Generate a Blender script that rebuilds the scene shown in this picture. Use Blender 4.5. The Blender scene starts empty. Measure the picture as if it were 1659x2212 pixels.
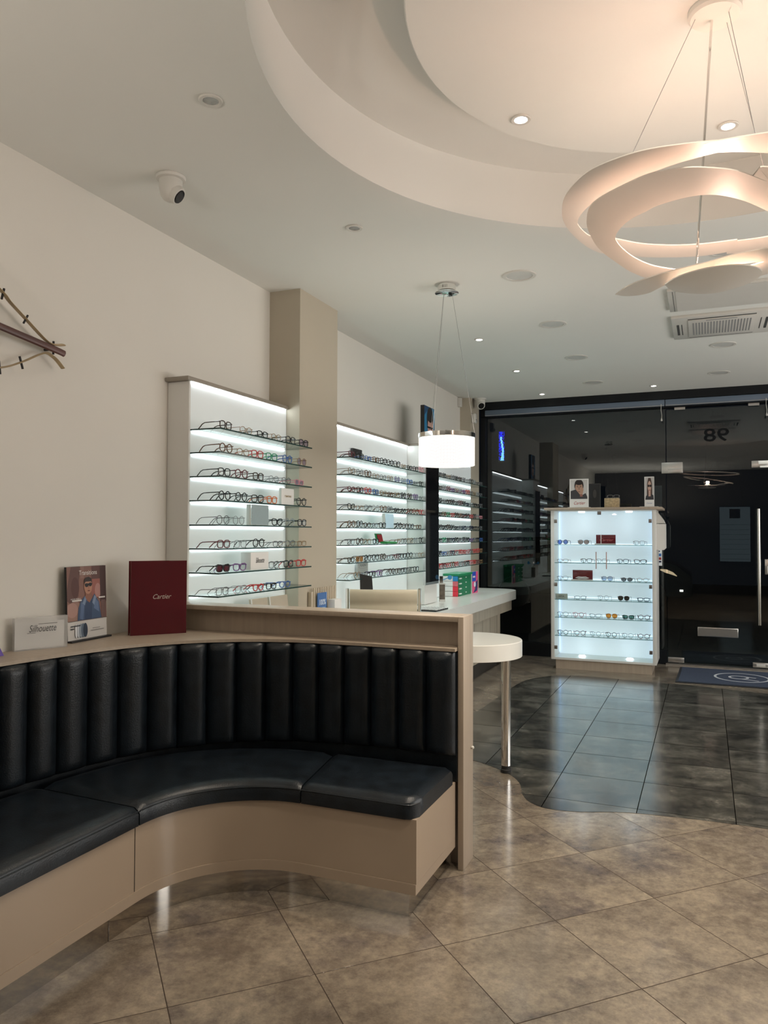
import bpy, bmesh, math, random
from mathutils import Vector, Matrix
random.seed(7)
PI=math.pi
scene=bpy.context.scene
C=scene.collection
OFF={}
# ------------------------------------------------------------------ materials
MATS={}
def _nt(name):
    m=bpy.data.materials.new(name); m.use_nodes=True
    nt=m.node_tree
    for n in list(nt.nodes): nt.nodes.remove(n)
    out=nt.nodes.new('ShaderNodeOutputMaterial')
    return m,nt,out
def pm(name,col,rough=.5,metal=0.0,noise=.06,scale=6.0,bump=0.0,bscale=40.0,spec=.5,emit=None,estr=0.0,coat=0.0,stretch=None,detail=3.0):
    """painted / plastic / metal / wood surface with a procedural colour variation"""
    if name in MATS: return MATS[name]
    m,nt,out=_nt(name)
    b=nt.nodes.new('ShaderNodeBsdfPrincipled')
    tc=nt.nodes.new('ShaderNodeTexCoord')
    n=nt.nodes.new('ShaderNodeTexNoise'); n.inputs['Scale'].default_value=scale; n.inputs['Detail'].default_value=detail
    if stretch:
        mp=nt.nodes.new('ShaderNodeMapping'); mp.inputs['Scale'].default_value=stretch
        nt.links.new(tc.outputs['Object'],mp.inputs['Vector']); nt.links.new(mp.outputs['Vector'],n.inputs['Vector'])
    else: nt.links.new(tc.outputs['Object'],n.inputs['Vector'])
    r=nt.nodes.new('ShaderNodeValToRGB')
    r.color_ramp.elements[0].position=.3; r.color_ramp.elements[1].position=.7
    r.color_ramp.elements[0].color=(*[c*(1-noise) for c in col],1)
    r.color_ramp.elements[1].color=(*[min(1,c*(1+noise)) for c in col],1)
    nt.links.new(n.outputs['Fac'],r.inputs['Fac']); nt.links.new(r.outputs['Color'],b.inputs['Base Color'])
    b.inputs['Roughness'].default_value=rough; b.inputs['Metallic'].default_value=metal
    b.inputs['Specular IOR Level'].default_value=spec
    b.inputs['Coat Weight'].default_value=coat; b.inputs['Coat Roughness'].default_value=.05
    if emit:
        b.inputs['Emission Color'].default_value=(*emit,1); b.inputs['Emission Strength'].default_value=estr
    if bump>0:
        n2=nt.nodes.new('ShaderNodeTexNoise'); n2.inputs['Scale'].default_value=bscale; n2.inputs['Detail'].default_value=4
        nt.links.new(tc.outputs['Object'],n2.inputs['Vector'])
        bp=nt.nodes.new('ShaderNodeBump'); bp.inputs['Strength'].default_value=bump; bp.inputs['Distance'].default_value=.01
        nt.links.new(n2.outputs['Fac'],bp.inputs['Height']); nt.links.new(bp.outputs['Normal'],b.inputs['Normal'])
    nt.links.new(b.outputs['BSDF'],out.inputs['Surface'])
    MATS[name]=m; return m
def emis(name,col,strength):
    if name in MATS: return MATS[name]
    m,nt,out=_nt(name)
    e=nt.nodes.new('ShaderNodeEmission'); e.inputs['Color'].default_value=(*col,1); e.inputs['Strength'].default_value=strength
    nt.links.new(e.outputs['Emission'],out.inputs['Surface']); MATS[name]=m; return m
def pane(name,tint=(1,1,1),refl=.0,ior=1.5,rough=0.0,haze=0.0,hazecol=(.8,.9,.9)):
    """thin glass: clear/tinted transmission plus fresnel reflection"""
    if name in MATS: return MATS[name]
    m,nt,out=_nt(name)
    t=nt.nodes.new('ShaderNodeBsdfTransparent'); t.inputs['Color'].default_value=(*tint,1)
    g=nt.nodes.new('ShaderNodeBsdfGlossy'); g.inputs['Roughness'].default_value=rough
    f=nt.nodes.new('ShaderNodeLayerWeight'); f.inputs['Blend'].default_value=.5
    p5=nt.nodes.new('ShaderNodeMath'); p5.operation='POWER'; p5.inputs[1].default_value=4.5; nt.links.new(f.outputs['Facing'],p5.inputs[0])
    r0=((ior-1)/(ior+1))**2+refl
    a=nt.nodes.new('ShaderNodeMath'); a.operation='MULTIPLY_ADD'; a.use_clamp=True; a.inputs[1].default_value=1-r0; a.inputs[2].default_value=r0
    nt.links.new(p5.outputs[0],a.inputs[0])
    mx=nt.nodes.new('ShaderNodeMixShader'); nt.links.new(a.outputs[0],mx.inputs['Fac'])
    nt.links.new(t.outputs[0],mx.inputs[1]); nt.links.new(g.outputs[0],mx.inputs[2])
    last=mx
    if haze>0:
        d=nt.nodes.new('ShaderNodeBsdfDiffuse'); d.inputs['Color'].default_value=(*hazecol,1)
        m2=nt.nodes.new('ShaderNodeMixShader'); m2.inputs['Fac'].default_value=haze
        nt.links.new(last.outputs[0],m2.inputs[1]); nt.links.new(d.outputs[0],m2.inputs[2]); last=m2
    nt.links.new(last.outputs[0],out.inputs['Surface']); MATS[name]=m; return m
def srgb(r,g,b):
    f=lambda c:(c/255/12.92 if c/255<=.04045 else ((c/255+.055)/1.055)**2.4)
    return (f(r),f(g),f(b))

def floor_mat(name,ang,ox,oy,s,cols,rough,grout,scale,gw=.0036):
    m,nt,out=_nt(name); N=nt.nodes; L=nt.links
    tc=N.new('ShaderNodeTexCoord')
    mp=N.new('ShaderNodeMapping'); mp.vector_type='TEXTURE'
    mp.inputs['Location'].default_value=(ox,oy,0); mp.inputs['Rotation'].default_value=(0,0,ang); mp.inputs['Scale'].default_value=(s,s,s)
    L.new(tc.outputs['Object'],mp.inputs['Vector'])
    sep=N.new('ShaderNodeSeparateXYZ'); L.new(mp.outputs['Vector'],sep.inputs[0])
    def math_(op,a,b=None,clamp=False):
        n=N.new('ShaderNodeMath'); n.operation=op; n.use_clamp=clamp
        for i,v in enumerate((a,b)):
            if v is None: continue
            if isinstance(v,(int,float)): n.inputs[i].default_value=v
            else: L.new(v,n.inputs[i])
        return n.outputs[0]
    ds=[]; fl=[]
    for ax in 'XY':
        fr=math_('FRACT',sep.outputs[ax]); d=math_('MINIMUM',fr,math_('SUBTRACT',1.0,fr)); ds.append(d)
        fl.append(math_('FLOOR',sep.outputs[ax]))
    d=math_('MINIMUM',ds[0],ds[1])
    g=math_('LESS_THAN',d,gw)
    cmb=N.new('ShaderNodeCombineXYZ'); L.new(fl[0],cmb.inputs[0]); L.new(fl[1],cmb.inputs[1])
    wn=N.new('ShaderNodeTexWhiteNoise'); wn.noise_dimensions='3D'; L.new(cmb.outputs[0],wn.inputs['Vector'])
    vm=N.new('ShaderNodeVectorMath'); vm.operation='MULTIPLY_ADD'; L.new(wn.outputs['Color'],vm.inputs[0]); vm.inputs[1].default_value=(9,9,9); L.new(tc.outputs['Object'],vm.inputs[2])
    n1=N.new('ShaderNodeTexNoise'); n1.inputs['Scale'].default_value=scale; n1.inputs['Detail'].default_value=12; n1.inputs['Roughness'].default_value=.72; n1.inputs['Distortion'].default_value=.25
    L.new(vm.outputs[0],n1.inputs['Vector'])
    n2=N.new('ShaderNodeTexNoise'); n2.inputs['Scale'].default_value=scale*.7; n2.inputs['Detail'].default_value=10; n2.inputs['Roughness'].default_value=.68
    vm2=N.new('ShaderNodeVectorMath'); vm2.operation='ADD'; L.new(vm.outputs[0],vm2.inputs[0]); vm2.inputs[1].default_value=(3.1,7.7,1.3); L.new(vm2.outputs[0],n2.inputs['Vector'])
    r1=N.new('ShaderNodeValToRGB'); e=r1.color_ramp.elements; e[0].position=.38; e[0].color=(*cols[0],1); e[1].position=.62; e[1].color=(*cols[2],1)
    k=e.new(.5); k.color=(*cols[1],1)
    L.new(n1.outputs['Fac'],r1.inputs['Fac'])
    r2=N.new('ShaderNodeValToRGB'); e=r2.color_ramp.elements; e[0].position=.53; e[0].color=(0,0,0,1); e[1].position=.66; e[1].color=(.75,.75,.75,1)
    L.new(n2.outputs['Fac'],r2.inputs['Fac'])
    mx=N.new('ShaderNodeMix'); mx.data_type='RGBA'; L.new(r2.outputs['Color'],mx.inputs['Factor']); L.new(r1.outputs['Color'],mx.inputs['A']); mx.inputs['B'].default_value=(*cols[3],1)
    n3=N.new('ShaderNodeTexNoise'); n3.inputs['Scale'].default_value=26; n3.inputs['Detail'].default_value=8; n3.inputs['Roughness'].default_value=.8; L.new(vm.outputs[0],n3.inputs['Vector'])
    r3=N.new('ShaderNodeValToRGB'); e=r3.color_ramp.elements; e[0].position=.35; e[0].color=(.66,.66,.68,1); e[1].position=.68; e[1].color=(1.22,1.2,1.16,1); L.new(n3.outputs['Fac'],r3.inputs['Fac'])
    mm=N.new('ShaderNodeMix'); mm.data_type='RGBA'; mm.blend_type='MULTIPLY'; mm.inputs['Factor'].default_value=1.0; L.new(mx.outputs['Result'],mm.inputs['A']); L.new(r3.outputs['Color'],mm.inputs['B']); mx=mm
    mg=N.new('ShaderNodeMix'); mg.data_type='RGBA'; L.new(g,mg.inputs['Factor']); L.new(mx.outputs['Result'],mg.inputs['A']); mg.inputs['B'].default_value=(*grout,1)
    b=N.new('ShaderNodeBsdfPrincipled'); L.new(mg.outputs['Result'],b.inputs['Base Color'])
    rr=N.new('ShaderNodeMapRange'); rr.inputs['To Min'].default_value=rough-.04; rr.inputs['To Max'].default_value=rough+.05; L.new(n1.outputs['Fac'],rr.inputs['Value']); L.new(rr.outputs[0],b.inputs['Roughness'])
    bp=N.new('ShaderNodeBump'); bp.inputs['Strength'].default_value=.35; bp.inputs['Distance'].default_value=.002
    inv=math_('MULTIPLY',math_('SUBTRACT',1.0,g),1.0); L.new(inv,bp.inputs['Height']); L.new(bp.outputs['Normal'],b.inputs['Normal'])
    sp_=math_('MULTIPLY',math_('SUBTRACT',1.0,g),1.0); L.new(sp_,b.inputs['Specular IOR Level']); b.inputs['IOR'].default_value=1.58
    L.new(b.outputs[0],out.inputs['Surface']); MATS[name]=m; return m

M={}
M['wall']=pm('wall paint warm white',(.72,.695,.64),.85,noise=.015,scale=1.5,bump=.03,bscale=90)
M['ceil']=pm('ceiling paint',(.74,.735,.70),.9,noise=.012,scale=1.2)
M['column']=pm('column paint taupe',(.47,.42,.335),.8,noise=.02,scale=2)
M['coltrim']=pm('taupe trim board',(.30,.265,.22),.5,noise=.05,scale=5)
M['white']=pm('white laminate',(.74,.73,.70),.35,noise=.01)
M['whitegloss']=pm('white solid surface',(.80,.79,.74),.25,noise=.01)
M['panel']=pm('display back panel',(.84,.89,.90),.5,noise=.008,emit=(.86,.96,1.0),estr=.04)
M['beige']=pm('beige laminate',(.41,.335,.262),.42,noise=.06,scale=3,stretch=(14,14,.8),bump=.01)
M['beigeplank']=pm('pale plank laminate',(.42,.37,.29),.5,noise=.1,scale=3,stretch=(1,6,.5))
M['bench']=pm('bench fascia taupe',(.365,.285,.215),.28,noise=.025,scale=3,coat=.15)
M['leather']=pm('black leather',(.0052,.0085,.0125),.36,noise=.45,scale=14,bump=.12,bscale=160,spec=.42)
M['mirror']=pm('mirror steel plinth',(.55,.52,.48),.08,1.0,noise=.04)
M['chrome']=pm('polished chrome',(.82,.81,.79),.07,1.0,noise=.01)
M['steel']=pm('brushed steel',(.55,.54,.52),.3,1.0,noise=.06,scale=30,stretch=(1,1,20))
M['black']=pm('matt black',(.012,.012,.013),.5,noise=.1)
M['blackgloss']=pm('black glass panel',(.006,.006,.007),.04,noise=.02)
M['frame']=pm('dark anodised frame',(.006,.008,.010),.45,noise=.1,spec=.25)
M['blind']=pm('blue grey blind cassette',(.12,.16,.22),.45,noise=.06,scale=4,stretch=(.5,1,12))
M['dark']=pm('dark kick board',(.04,.036,.032),.4,noise=.15)
M['rubber']=pm('black rubber',(.01,.01,.01),.6,noise=.1)
M['mat']=pm('navy mat pile',(.030,.042,.075),.95,noise=.25,scale=120,bump=.4,bscale=300)
M['matedge']=pm('mat rubber edge',(.015,.018,.025),.8,noise=.1)
M['matlogo']=pm('mat grey logo pile',(.42,.43,.46),.95,noise=.1,scale=120)
M['cream']=pm('cream leather',(.56,.52,.40),.45,noise=.04,scale=10,bump=.04)
M['lampwhite']=pm('lamp white enamel',(.80,.76,.70),.42,noise=.01)
M['plastic']=pm('white plastic',(.62,.60,.56),.45,noise=.015)
M['plasticgrey']=pm('grey plastic',(.30,.30,.30),.45,noise=.03)
M['dgrey']=pm('dark recess grey',(.05,.05,.05),.7,noise=.05)
M['led']=emis('led strip',(.84,.97,1.0),3.2)
M['ledtop']=emis('led strip top',(.86,.96,1.0),16.0)
M['puck']=emis('puck light lens',(.8,.93,1.0),5.0)
M['spotlens']=emis('spot lens lit',(1.0,.97,.9),14.0)
M['spotoff']=pm('spot lens unlit',(.35,.33,.30),.15,.6,noise=.2,scale=40)
M['shelf']=pane('shelf glass',(.93,.985,.97),.0,1.45,.0)
M['shelfedge']=pm('shelf glass edge',(.02,.055,.05),.2,noise=.1)
M['shelfedge2']=pm('cabinet glass edge',(.16,.34,.34),.15,noise=.1)
M['window']=pane('shopfront glass',(.75,.80,.80),.022,1.5)
M['door_glass']=pane('cabinet door glass',(.985,.995,1),.0,1.3)
M['acrylic']=pane('frosted acrylic',(.9,.9,.9),.0,1.45,.2,.30,(.85,.84,.83))
M['mirrorglass']=pm('mirror glass',(.75,.85,.83),.03,1.0,noise=.005)
M['print_white']=pm('print white',(.80,.79,.77),.5,noise=.01)
M['print_black']=pm('print black',(.02,.02,.02),.45,noise=.05)
M['floor']=floor_mat('brown stone tiles',-0.7831,-.5549,3.7562,.48805,[(.295,.245,.188),(.232,.191,.147),(.158,.127,.099),(.088,.072,.074)],.15,(.05,.038,.03),3.4)
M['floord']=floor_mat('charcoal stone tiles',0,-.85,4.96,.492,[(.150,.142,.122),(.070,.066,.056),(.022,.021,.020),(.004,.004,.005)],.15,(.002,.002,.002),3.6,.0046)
def colmat(rgb,rough=.5,metal=0.0):
    k='print %d %d %d'%tuple(int(c) for c in rgb)
    if k in MATS: return MATS[k]
    return pm(k,srgb(*rgb),rough,metal,noise=.02)
# ------------------------------------------------------------------ mesh helpers
def box(bm,x0,x1,y0,y1,z0,z1,mi=0,bev=0.0,seg=2):
    vs=[bm.verts.new(p) for p in [(x0,y0,z0),(x1,y0,z0),(x1,y1,z0),(x0,y1,z0),(x0,y0,z1),(x1,y0,z1),(x1,y1,z1),(x0,y1,z1)]]
    fs=[bm.faces.new([vs[i] for i in q]) for q in [(3,2,1,0),(4,5,6,7),(0,1,5,4),(1,2,6,5),(2,3,7,6),(3,0,4,7)]]
    for f in fs: f.material_index=mi
    if bev>0:
        es=list({e for f in fs for e in f.edges})
        r=bmesh.ops.bevel(bm,geom=es,offset=bev,segments=seg,affect='EDGES',profile=.5)
        for f in r['faces']: f.material_index=mi
    return fs
def obox(bm,o,ux,uy,uz,a,b,c,mi=0):
    """box from corner o spanning a*ux,b*uy,c*uz"""
    o=Vector(o);ux=Vector(ux)*a;uy=Vector(uy)*b;uz=Vector(uz)*c
    P=[o,o+ux,o+ux+uy,o+uy,o+uz,o+ux+uz,o+ux+uy+uz,o+uy+uz]
    vs=[bm.verts.new(p) for p in P]
    for q in [(3,2,1,0),(4,5,6,7),(0,1,5,4),(1,2,6,5),(2,3,7,6),(3,0,4,7)]:
        f=bm.faces.new([vs[i] for i in q]); f.material_index=mi
def prism(bm,poly,z0,z1,mi=0,top=True,bot=True,side_mi=None,bev=0.0):
    a=sum(poly[i][0]*poly[(i+1)%len(poly)][1]-poly[(i+1)%len(poly)][0]*poly[i][1] for i in range(len(poly)))
    if a<0: poly=poly[::-1]
    b=[bm.verts.new((p[0],p[1],z0)) for p in poly]; t=[bm.verts.new((p[0],p[1],z1)) for p in poly]
    n=len(poly)
    for i in range(n):
        f=bm.faces.new([b[i],b[(i+1)%n],t[(i+1)%n],t[i]]); f.material_index=mi if side_mi is None else side_mi
    if top:
        f=bm.faces.new(t); f.material_index=mi
        if bev>0: bmesh.ops.bevel(bm,geom=list(f.edges),offset=bev,segments=3,affect='EDGES',profile=.5)
    if bot:
        f=bm.faces.new(b[::-1]); f.material_index=mi
def lathe(bm,prof,c=(0,0,0),n=32,mi=0,axis=(0,0,1),cap=True):
    """prof: list of (r,h) along axis"""
    ax=Vector(axis).normalized(); q=Vector((0,0,1)).rotation_difference(ax); c=Vector(c)
    rings=[]
    for r,h in prof:
        rings.append([bm.verts.new(c+q@Vector((r*math.cos(2*PI*i/n),r*math.sin(2*PI*i/n),h))) for i in range(n)])
    for a,b in zip(rings,rings[1:]):
        for i in range(n):
            f=bm.faces.new([a[i],a[(i+1)%n],b[(i+1)%n],b[i]]); f.material_index=mi
    if cap:
        f=bm.faces.new(rings[0][::-1]); f.material_index=mi
        f=bm.faces.new(rings[-1]); f.material_index=mi
def tube(bm,pts,r,n=6,mi=0,closed=False,flat=None):
    """sweep a circle (or an ellipse, flat=(r1,r2,up)) along pts"""
    pts=[Vector(p) for p in pts]; m=len(pts); rings=[]
    up=None
    for i in range(m):
        if closed: t=pts[(i+1)%m]-pts[i-1]
        else: t=pts[min(i+1,m-1)]-pts[max(i-1,0)]
        t.normalize()
        if flat: u=Vector(flat[2])
        elif up is None: u=Vector((0,0,1)) if abs(t.z)<.9 else Vector((1,0,0))
        else: u=up
        u=(u-t*u.dot(t)); 
        if u.length<1e-6: u=Vector((1,0,0))-t*t.x
        u.normalize(); v=t.cross(u); up=u
        rr=r[i] if isinstance(r,(list,tuple)) else r
        r1,r2=(flat[0],flat[1]) if flat else (rr,rr)
        rings.append([bm.verts.new(pts[i]+u*r1*math.cos(2*PI*k/n)+v*r2*math.sin(2*PI*k/n)) for k in range(n)])
    for i in range(m if closed else m-1):
        a=rings[i];b=rings[(i+1)%m]
        for k in range(n):
            f=bm.faces.new([a[k],a[(k+1)%n],b[(k+1)%n],b[k]]); f.material_index=mi
    if not closed:
        bm.faces.new(rings[0][::-1]).material_index=mi; bm.faces.new(rings[-1]).material_index=mi
def ball(bm,c,r,sx=1,sy=1,sz=1,mi=0,u=16,v=10):
    res=bmesh.ops.create_uvsphere(bm,u_segments=u,v_segments=v,radius=r)
    for w in res['verts']:
        w.co=Vector((w.co.x*sx+c[0],w.co.y*sy+c[1],w.co.z*sz+c[2]))
        for f in w.link_faces: f.material_index=mi
def ribbon(bm,A,B,th,mi=0):
    """solid strip between polylines A and B with thickness th (along its normal)"""
    n=len(A); A=[Vector(p) for p in A]; B=[Vector(p) for p in B]; top=[];bot=[]
    for i in range(n):
        t=(A[min(i+1,n-1)]-A[max(i-1,0)]); w=B[i]-A[i]; nn=t.cross(w)
        if nn.length<1e-9: nn=Vector((0,0,1))
        nn.normalize()
        if nn.z<0: nn=-nn
        top.append((bm.verts.new(A[i]+nn*th/2),bm.verts.new(B[i]+nn*th/2)))
        bot.append((bm.verts.new(A[i]-nn*th/2),bm.verts.new(B[i]-nn*th/2)))
    for i in range(n-1):
        for q in [(top[i][0],top[i][1],top[i+1][1],top[i+1][0]),(bot[i][1],bot[i][0],bot[i+1][0],bot[i+1][1]),(top[i][0],top[i+1][0],bot[i+1][0],bot[i][0]),(top[i+1][1],top[i][1],bot[i][1],bot[i+1][1])]:
            bm.faces.new(q).material_index=mi
    bm.faces.new([top[0][1],top[0][0],bot[0][0],bot[0][1]]); bm.faces.new([top[-1][0],top[-1][1],bot[-1][1],bot[-1][0]])
def smooth_poly(P,k=4):
    """catmull-rom through points"""
    P=[Vector(p) for p in P]; out=[]
    for i in range(len(P)-1):
        p0=P[max(i-1,0)];p1=P[i];p2=P[i+1];p3=P[min(i+2,len(P)-1)]
        for j in range(k):
            t=j/k
            out.append(.5*((2*p1)+(p2-p0)*t+(2*p0-5*p1+4*p2-p3)*t*t+(3*p1-p0-3*p2+p3)*t**3))
    out.append(P[-1]); return out
def B(): return bmesh.new()
def link(name,bm,mat,parent=None,smooth=True,ang=35,label=None):
    off=OFF.get(parent.name,Vector((0,0,0))) if parent else Vector((0,0,0))
    bmesh.ops.recalc_face_normals(bm,faces=bm.faces)
    if off.length: bmesh.ops.translate(bm,verts=bm.verts,vec=-off)
    me=bpy.data.meshes.new(name); bm.to_mesh(me); bm.free()
    for m in (mat if isinstance(mat,(list,tuple)) else [mat]): me.materials.append(m)
    if smooth and len(me.polygons):
        me.polygons.foreach_set('use_smooth',[True]*len(me.polygons)); me.set_sharp_from_angle(angle=math.radians(ang))
    o=bpy.data.objects.new(name,me); C.objects.link(o)
    if parent: o.parent=parent; OFF[o.name]=off
    if label: o['label']=label
    return o
def thing(name,label,cat,loc=(0,0,0),group=None,rz=0):
    o=bpy.data.objects.new(name,None); C.objects.link(o); o.location=loc; o.rotation_euler=(0,0,rz); o.empty_display_size=.05
    o['label']=label; o['category']=cat
    if group: o['group']=group
    OFF[o.name]=Vector(loc); return o
def tag(o,label,cat,group=None,kind=None):
    if label: o['label']=label
    if cat: o['category']=cat
    if group: o['group']=group
    if kind: o['kind']=kind
    return o
def struct(name,bm,mat,label=None,parent=None,smooth=True):
    o=link(name,bm,mat,parent,smooth=smooth)
    if parent is None: o['kind']='structure'
    if label: o['label']=label
    return o
def dup(root,loc,rz,label,group=None):
    r=root.copy(); C.objects.link(r); r.location=loc; r.rotation_euler=(0,0,rz)
    r['label']=label
    if group: r['group']=group
    for ch in list(root.children):
        c=ch.copy(); C.objects.link(c); c.parent=r
        for g in ch.children:
            d=g.copy(); C.objects.link(d); d.parent=c
    return r
def text(s,h,mat,parent,o,ux,uy,shear=0.0,sx=1.0,name='lettering',depth=.0006,bold=0.0,center=True,width=None):
    cu=bpy.data.curves.new('tmp','FONT'); cu.body=s; cu.size=1.0; cu.shear=shear; cu.align_x='CENTER' if center else 'LEFT'; cu.resolution_u=3; cu.offset=bold
    ob=bpy.data.objects.new('tmp',cu); C.objects.link(ob)
    bpy.context.view_layer.update()
    dg=bpy.context.evaluated_depsgraph_get(); me=bpy.data.meshes.new_from_object(ob.evaluated_get(dg))
    bpy.data.objects.remove(ob); bpy.data.curves.remove(cu)
    bm=B(); bm.from_mesh(me); bpy.data.meshes.remove(me)
    if width:
        xs=[v.co.x for v in bm.verts]; sx=width/((max(xs)-min(xs))*h)
    o=Vector(o);ux=Vector(ux).normalized();uy=Vector(uy).normalized();n=ux.cross(uy)
    for v in bm.verts: v.co=o+ux*v.co.x*h*sx+uy*v.co.y*h+n*depth
    me=None
    return link(name,bm,mat,parent,smooth=False)
def ell(cx,cy,rx,ry,n=18,a0=0,a1=360):
    return [(cx+rx*math.cos(math.radians(a0+(a1-a0)*i/n)),cy+ry*math.sin(math.radians(a0+(a1-a0)*i/n))) for i in range(n+(0 if a1-a0==360 else 1))]
def rect(x0,y0,x1,y1): return [(x0,y0),(x1,y0),(x1,y1),(x0,y1)]
def art(name,parent,o,ux,uy,w,h,shapes,step=.00025,label=None):
    """flat printed picture: polygons in 0..1 units, each a shade higher than the last"""
    bm=B(); o=Vector(o);ux=Vector(ux).normalized();uy=Vector(uy).normalized();n=ux.cross(uy); mats=[];idx={}
    for i,(col,poly) in enumerate(shapes):
        if col not in idx: idx[col]=len(mats); mats.append(colmat(col))
        a=sum(poly[k][0]*poly[(k+1)%len(poly)][1]-poly[(k+1)%len(poly)][0]*poly[k][1] for k in range(len(poly)))
        if a<0: poly=poly[::-1]
        f=bm.faces.new([bm.verts.new(o+ux*min(max(p[0],0),1)*w+uy*min(max(p[1],0),1)*h+n*(.0004+step*i)) for p in poly]); f.material_index=idx[col]
    off=OFF.get(parent.name,Vector((0,0,0))); bmesh.ops.translate(bm,verts=bm.verts,vec=-off)
    me=bpy.data.meshes.new(name); bm.to_mesh(me); bm.free()
    for m in mats: me.materials.append(m)
    ob=bpy.data.objects.new(name,me); C.objects.link(ob); ob.parent=parent; OFF[ob.name]=off
    if label: ob['label']=label
    return ob
UZ=(0,0,1)
ZC=3.184; XL=-2.79; YS=9.60; XR=3.0; YB=-2.4
# ------------------------------------------------------------------ room shell
bm=B(); box(bm,XL-.2,XR+.2,YB-.2,YS+.05,-.1,0); struct('floor',bm,M['floor'],'brown mottled stone tiles laid diagonally',smooth=False)
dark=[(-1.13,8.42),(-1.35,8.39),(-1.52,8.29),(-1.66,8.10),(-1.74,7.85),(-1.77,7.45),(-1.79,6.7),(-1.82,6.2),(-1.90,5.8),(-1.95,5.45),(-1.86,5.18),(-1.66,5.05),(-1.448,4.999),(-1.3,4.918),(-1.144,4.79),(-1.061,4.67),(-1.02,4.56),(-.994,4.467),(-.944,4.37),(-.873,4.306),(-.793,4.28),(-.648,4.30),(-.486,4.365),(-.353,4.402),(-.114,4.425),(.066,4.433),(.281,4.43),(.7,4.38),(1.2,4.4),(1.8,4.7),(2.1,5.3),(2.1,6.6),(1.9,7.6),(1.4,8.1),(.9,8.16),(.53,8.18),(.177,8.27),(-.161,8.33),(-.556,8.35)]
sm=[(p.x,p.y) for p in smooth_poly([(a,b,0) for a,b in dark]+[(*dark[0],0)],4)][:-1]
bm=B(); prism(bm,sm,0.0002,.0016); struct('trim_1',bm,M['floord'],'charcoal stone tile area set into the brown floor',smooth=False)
# left wall
bm=B(); box(bm,XL-.15,XL,YB-.2,YS+.3,0,ZC+.6); struct('wall_left',bm,M['wall'],'long pale wall',smooth=False)
bm=B(); box(bm,XR,XR+.15,YB-.2,YS+.3,0,ZC+.6); struct('wall_right',bm,M['wall'],smooth=False)
bm=B(); box(bm,XL,XR,YB-.15,YB,0,ZC+.6); struct('wall_back',bm,pm('back wall taupe',(.07,.065,.06),.8,noise=.05),smooth=False)
# columns
bm=B(); box(bm,XL,-2.55,4.60,5.18,0,ZC); struct('wall_column',bm,M['column'],'taupe square column on the left wall',smooth=False)
bm=B(); box(bm,XL,-2.655,9.10,YS-.12,0,ZC); struct('wall_pier',bm,M['column'],'taupe pier beside the shopfront',smooth=False)
# ceiling with round recess
RC=(.06,2.82); RR=1.60; Z2=3.485
def ring_ceiling():
    bm=B(); n=96
    hole=[(RC[0]+RR*math.cos(2*PI*i/n),RC[1]+RR*math.sin(2*PI*i/n)) for i in range(n)]
    x0,x1,y0,y1=XL-.1,XR+.1,YB-.1,YS+.3
    outer=[]
    for i in range(n):
        a=2*PI*i/n; dx,dy=math.cos(a),math.sin(a); ts=[]
        if dx>1e-9: ts.append((x1-RC[0])/dx)
        if dx<-1e-9: ts.append((x0-RC[0])/dx)
        if dy>1e-9: ts.append((y1-RC[1])/dy)
        if dy<-1e-9: ts.append((y0-RC[1])/dy)
        t=min(ts); outer.append((RC[0]+dx*t,RC[1]+dy*t))
    h=[bm.verts.new((p[0],p[1],ZC)) for p in hole]; o=[bm.verts.new((p[0],p[1],ZC)) for p in outer]
    ht=[bm.verts.new((p[0],p[1],Z2)) for p in hole]; ot=[bm.verts.new((p[0],p[1],Z2)) for p in outer]
    cs=[(x0,y0),(x1,y0),(x1,y1),(x0,y1)]
    for i in range(n):
        j=(i+1)%n
        bm.faces.new([h[i],h[j],o[j],o[i]]); bm.faces.new([h[j],h[i],ht[i],ht[j]]); bm.faces.new([o[i],o[j],ot[j],ot[i]])
        # corner fill
        p,q=outer[i],outer[j]
        if abs(p[0]-q[0])>1e-6 and abs(p[1]-q[1])>1e-6:
            c=min(cs,key=lambda c:(c[0]-p[0])**2+(c[1]-p[1])**2)
            v=bm.verts.new((c[0],c[1],ZC)); bm.faces.new([o[j],v,o[i]])
    bm.faces.new(ht[::-1])
    me=bpy.data.meshes.new('ceiling')
    for f in bm.faces: pass
    bm.to_mesh(me); bm.free(); me.materials.append(M['ceil'])
    me.polygons.foreach_set('use_smooth',[True]*len(me.polygons)); me.set_sharp_from_angle(angle=math.radians(30))
    o_=bpy.data.objects.new('ceiling',me); C.objects.link(o_); o_['kind']='structure'; o_['label']='white ceiling with a round raised recess'
ring_ceiling()
bm=B(); box(bm,XL-.1,XR+.1,YB-.1,YS+.3,Z2+.002,Z2+.12); struct('ceiling_slab',bm,M['ceil'],smooth=False)
bm=B(); lathe(bm,[(1.11,3.38),(1.115,3.384),(1.115,3.405),(.97,3.41),(.97,3.4845)],(.075,2.875,0),n=96)
bmd=link('ceiling_disc',bm,M['ceil'],smooth=True,ang=25); bmd['kind']='structure'; bmd['label']='round plaster disc floating in the ceiling recess'

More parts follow.
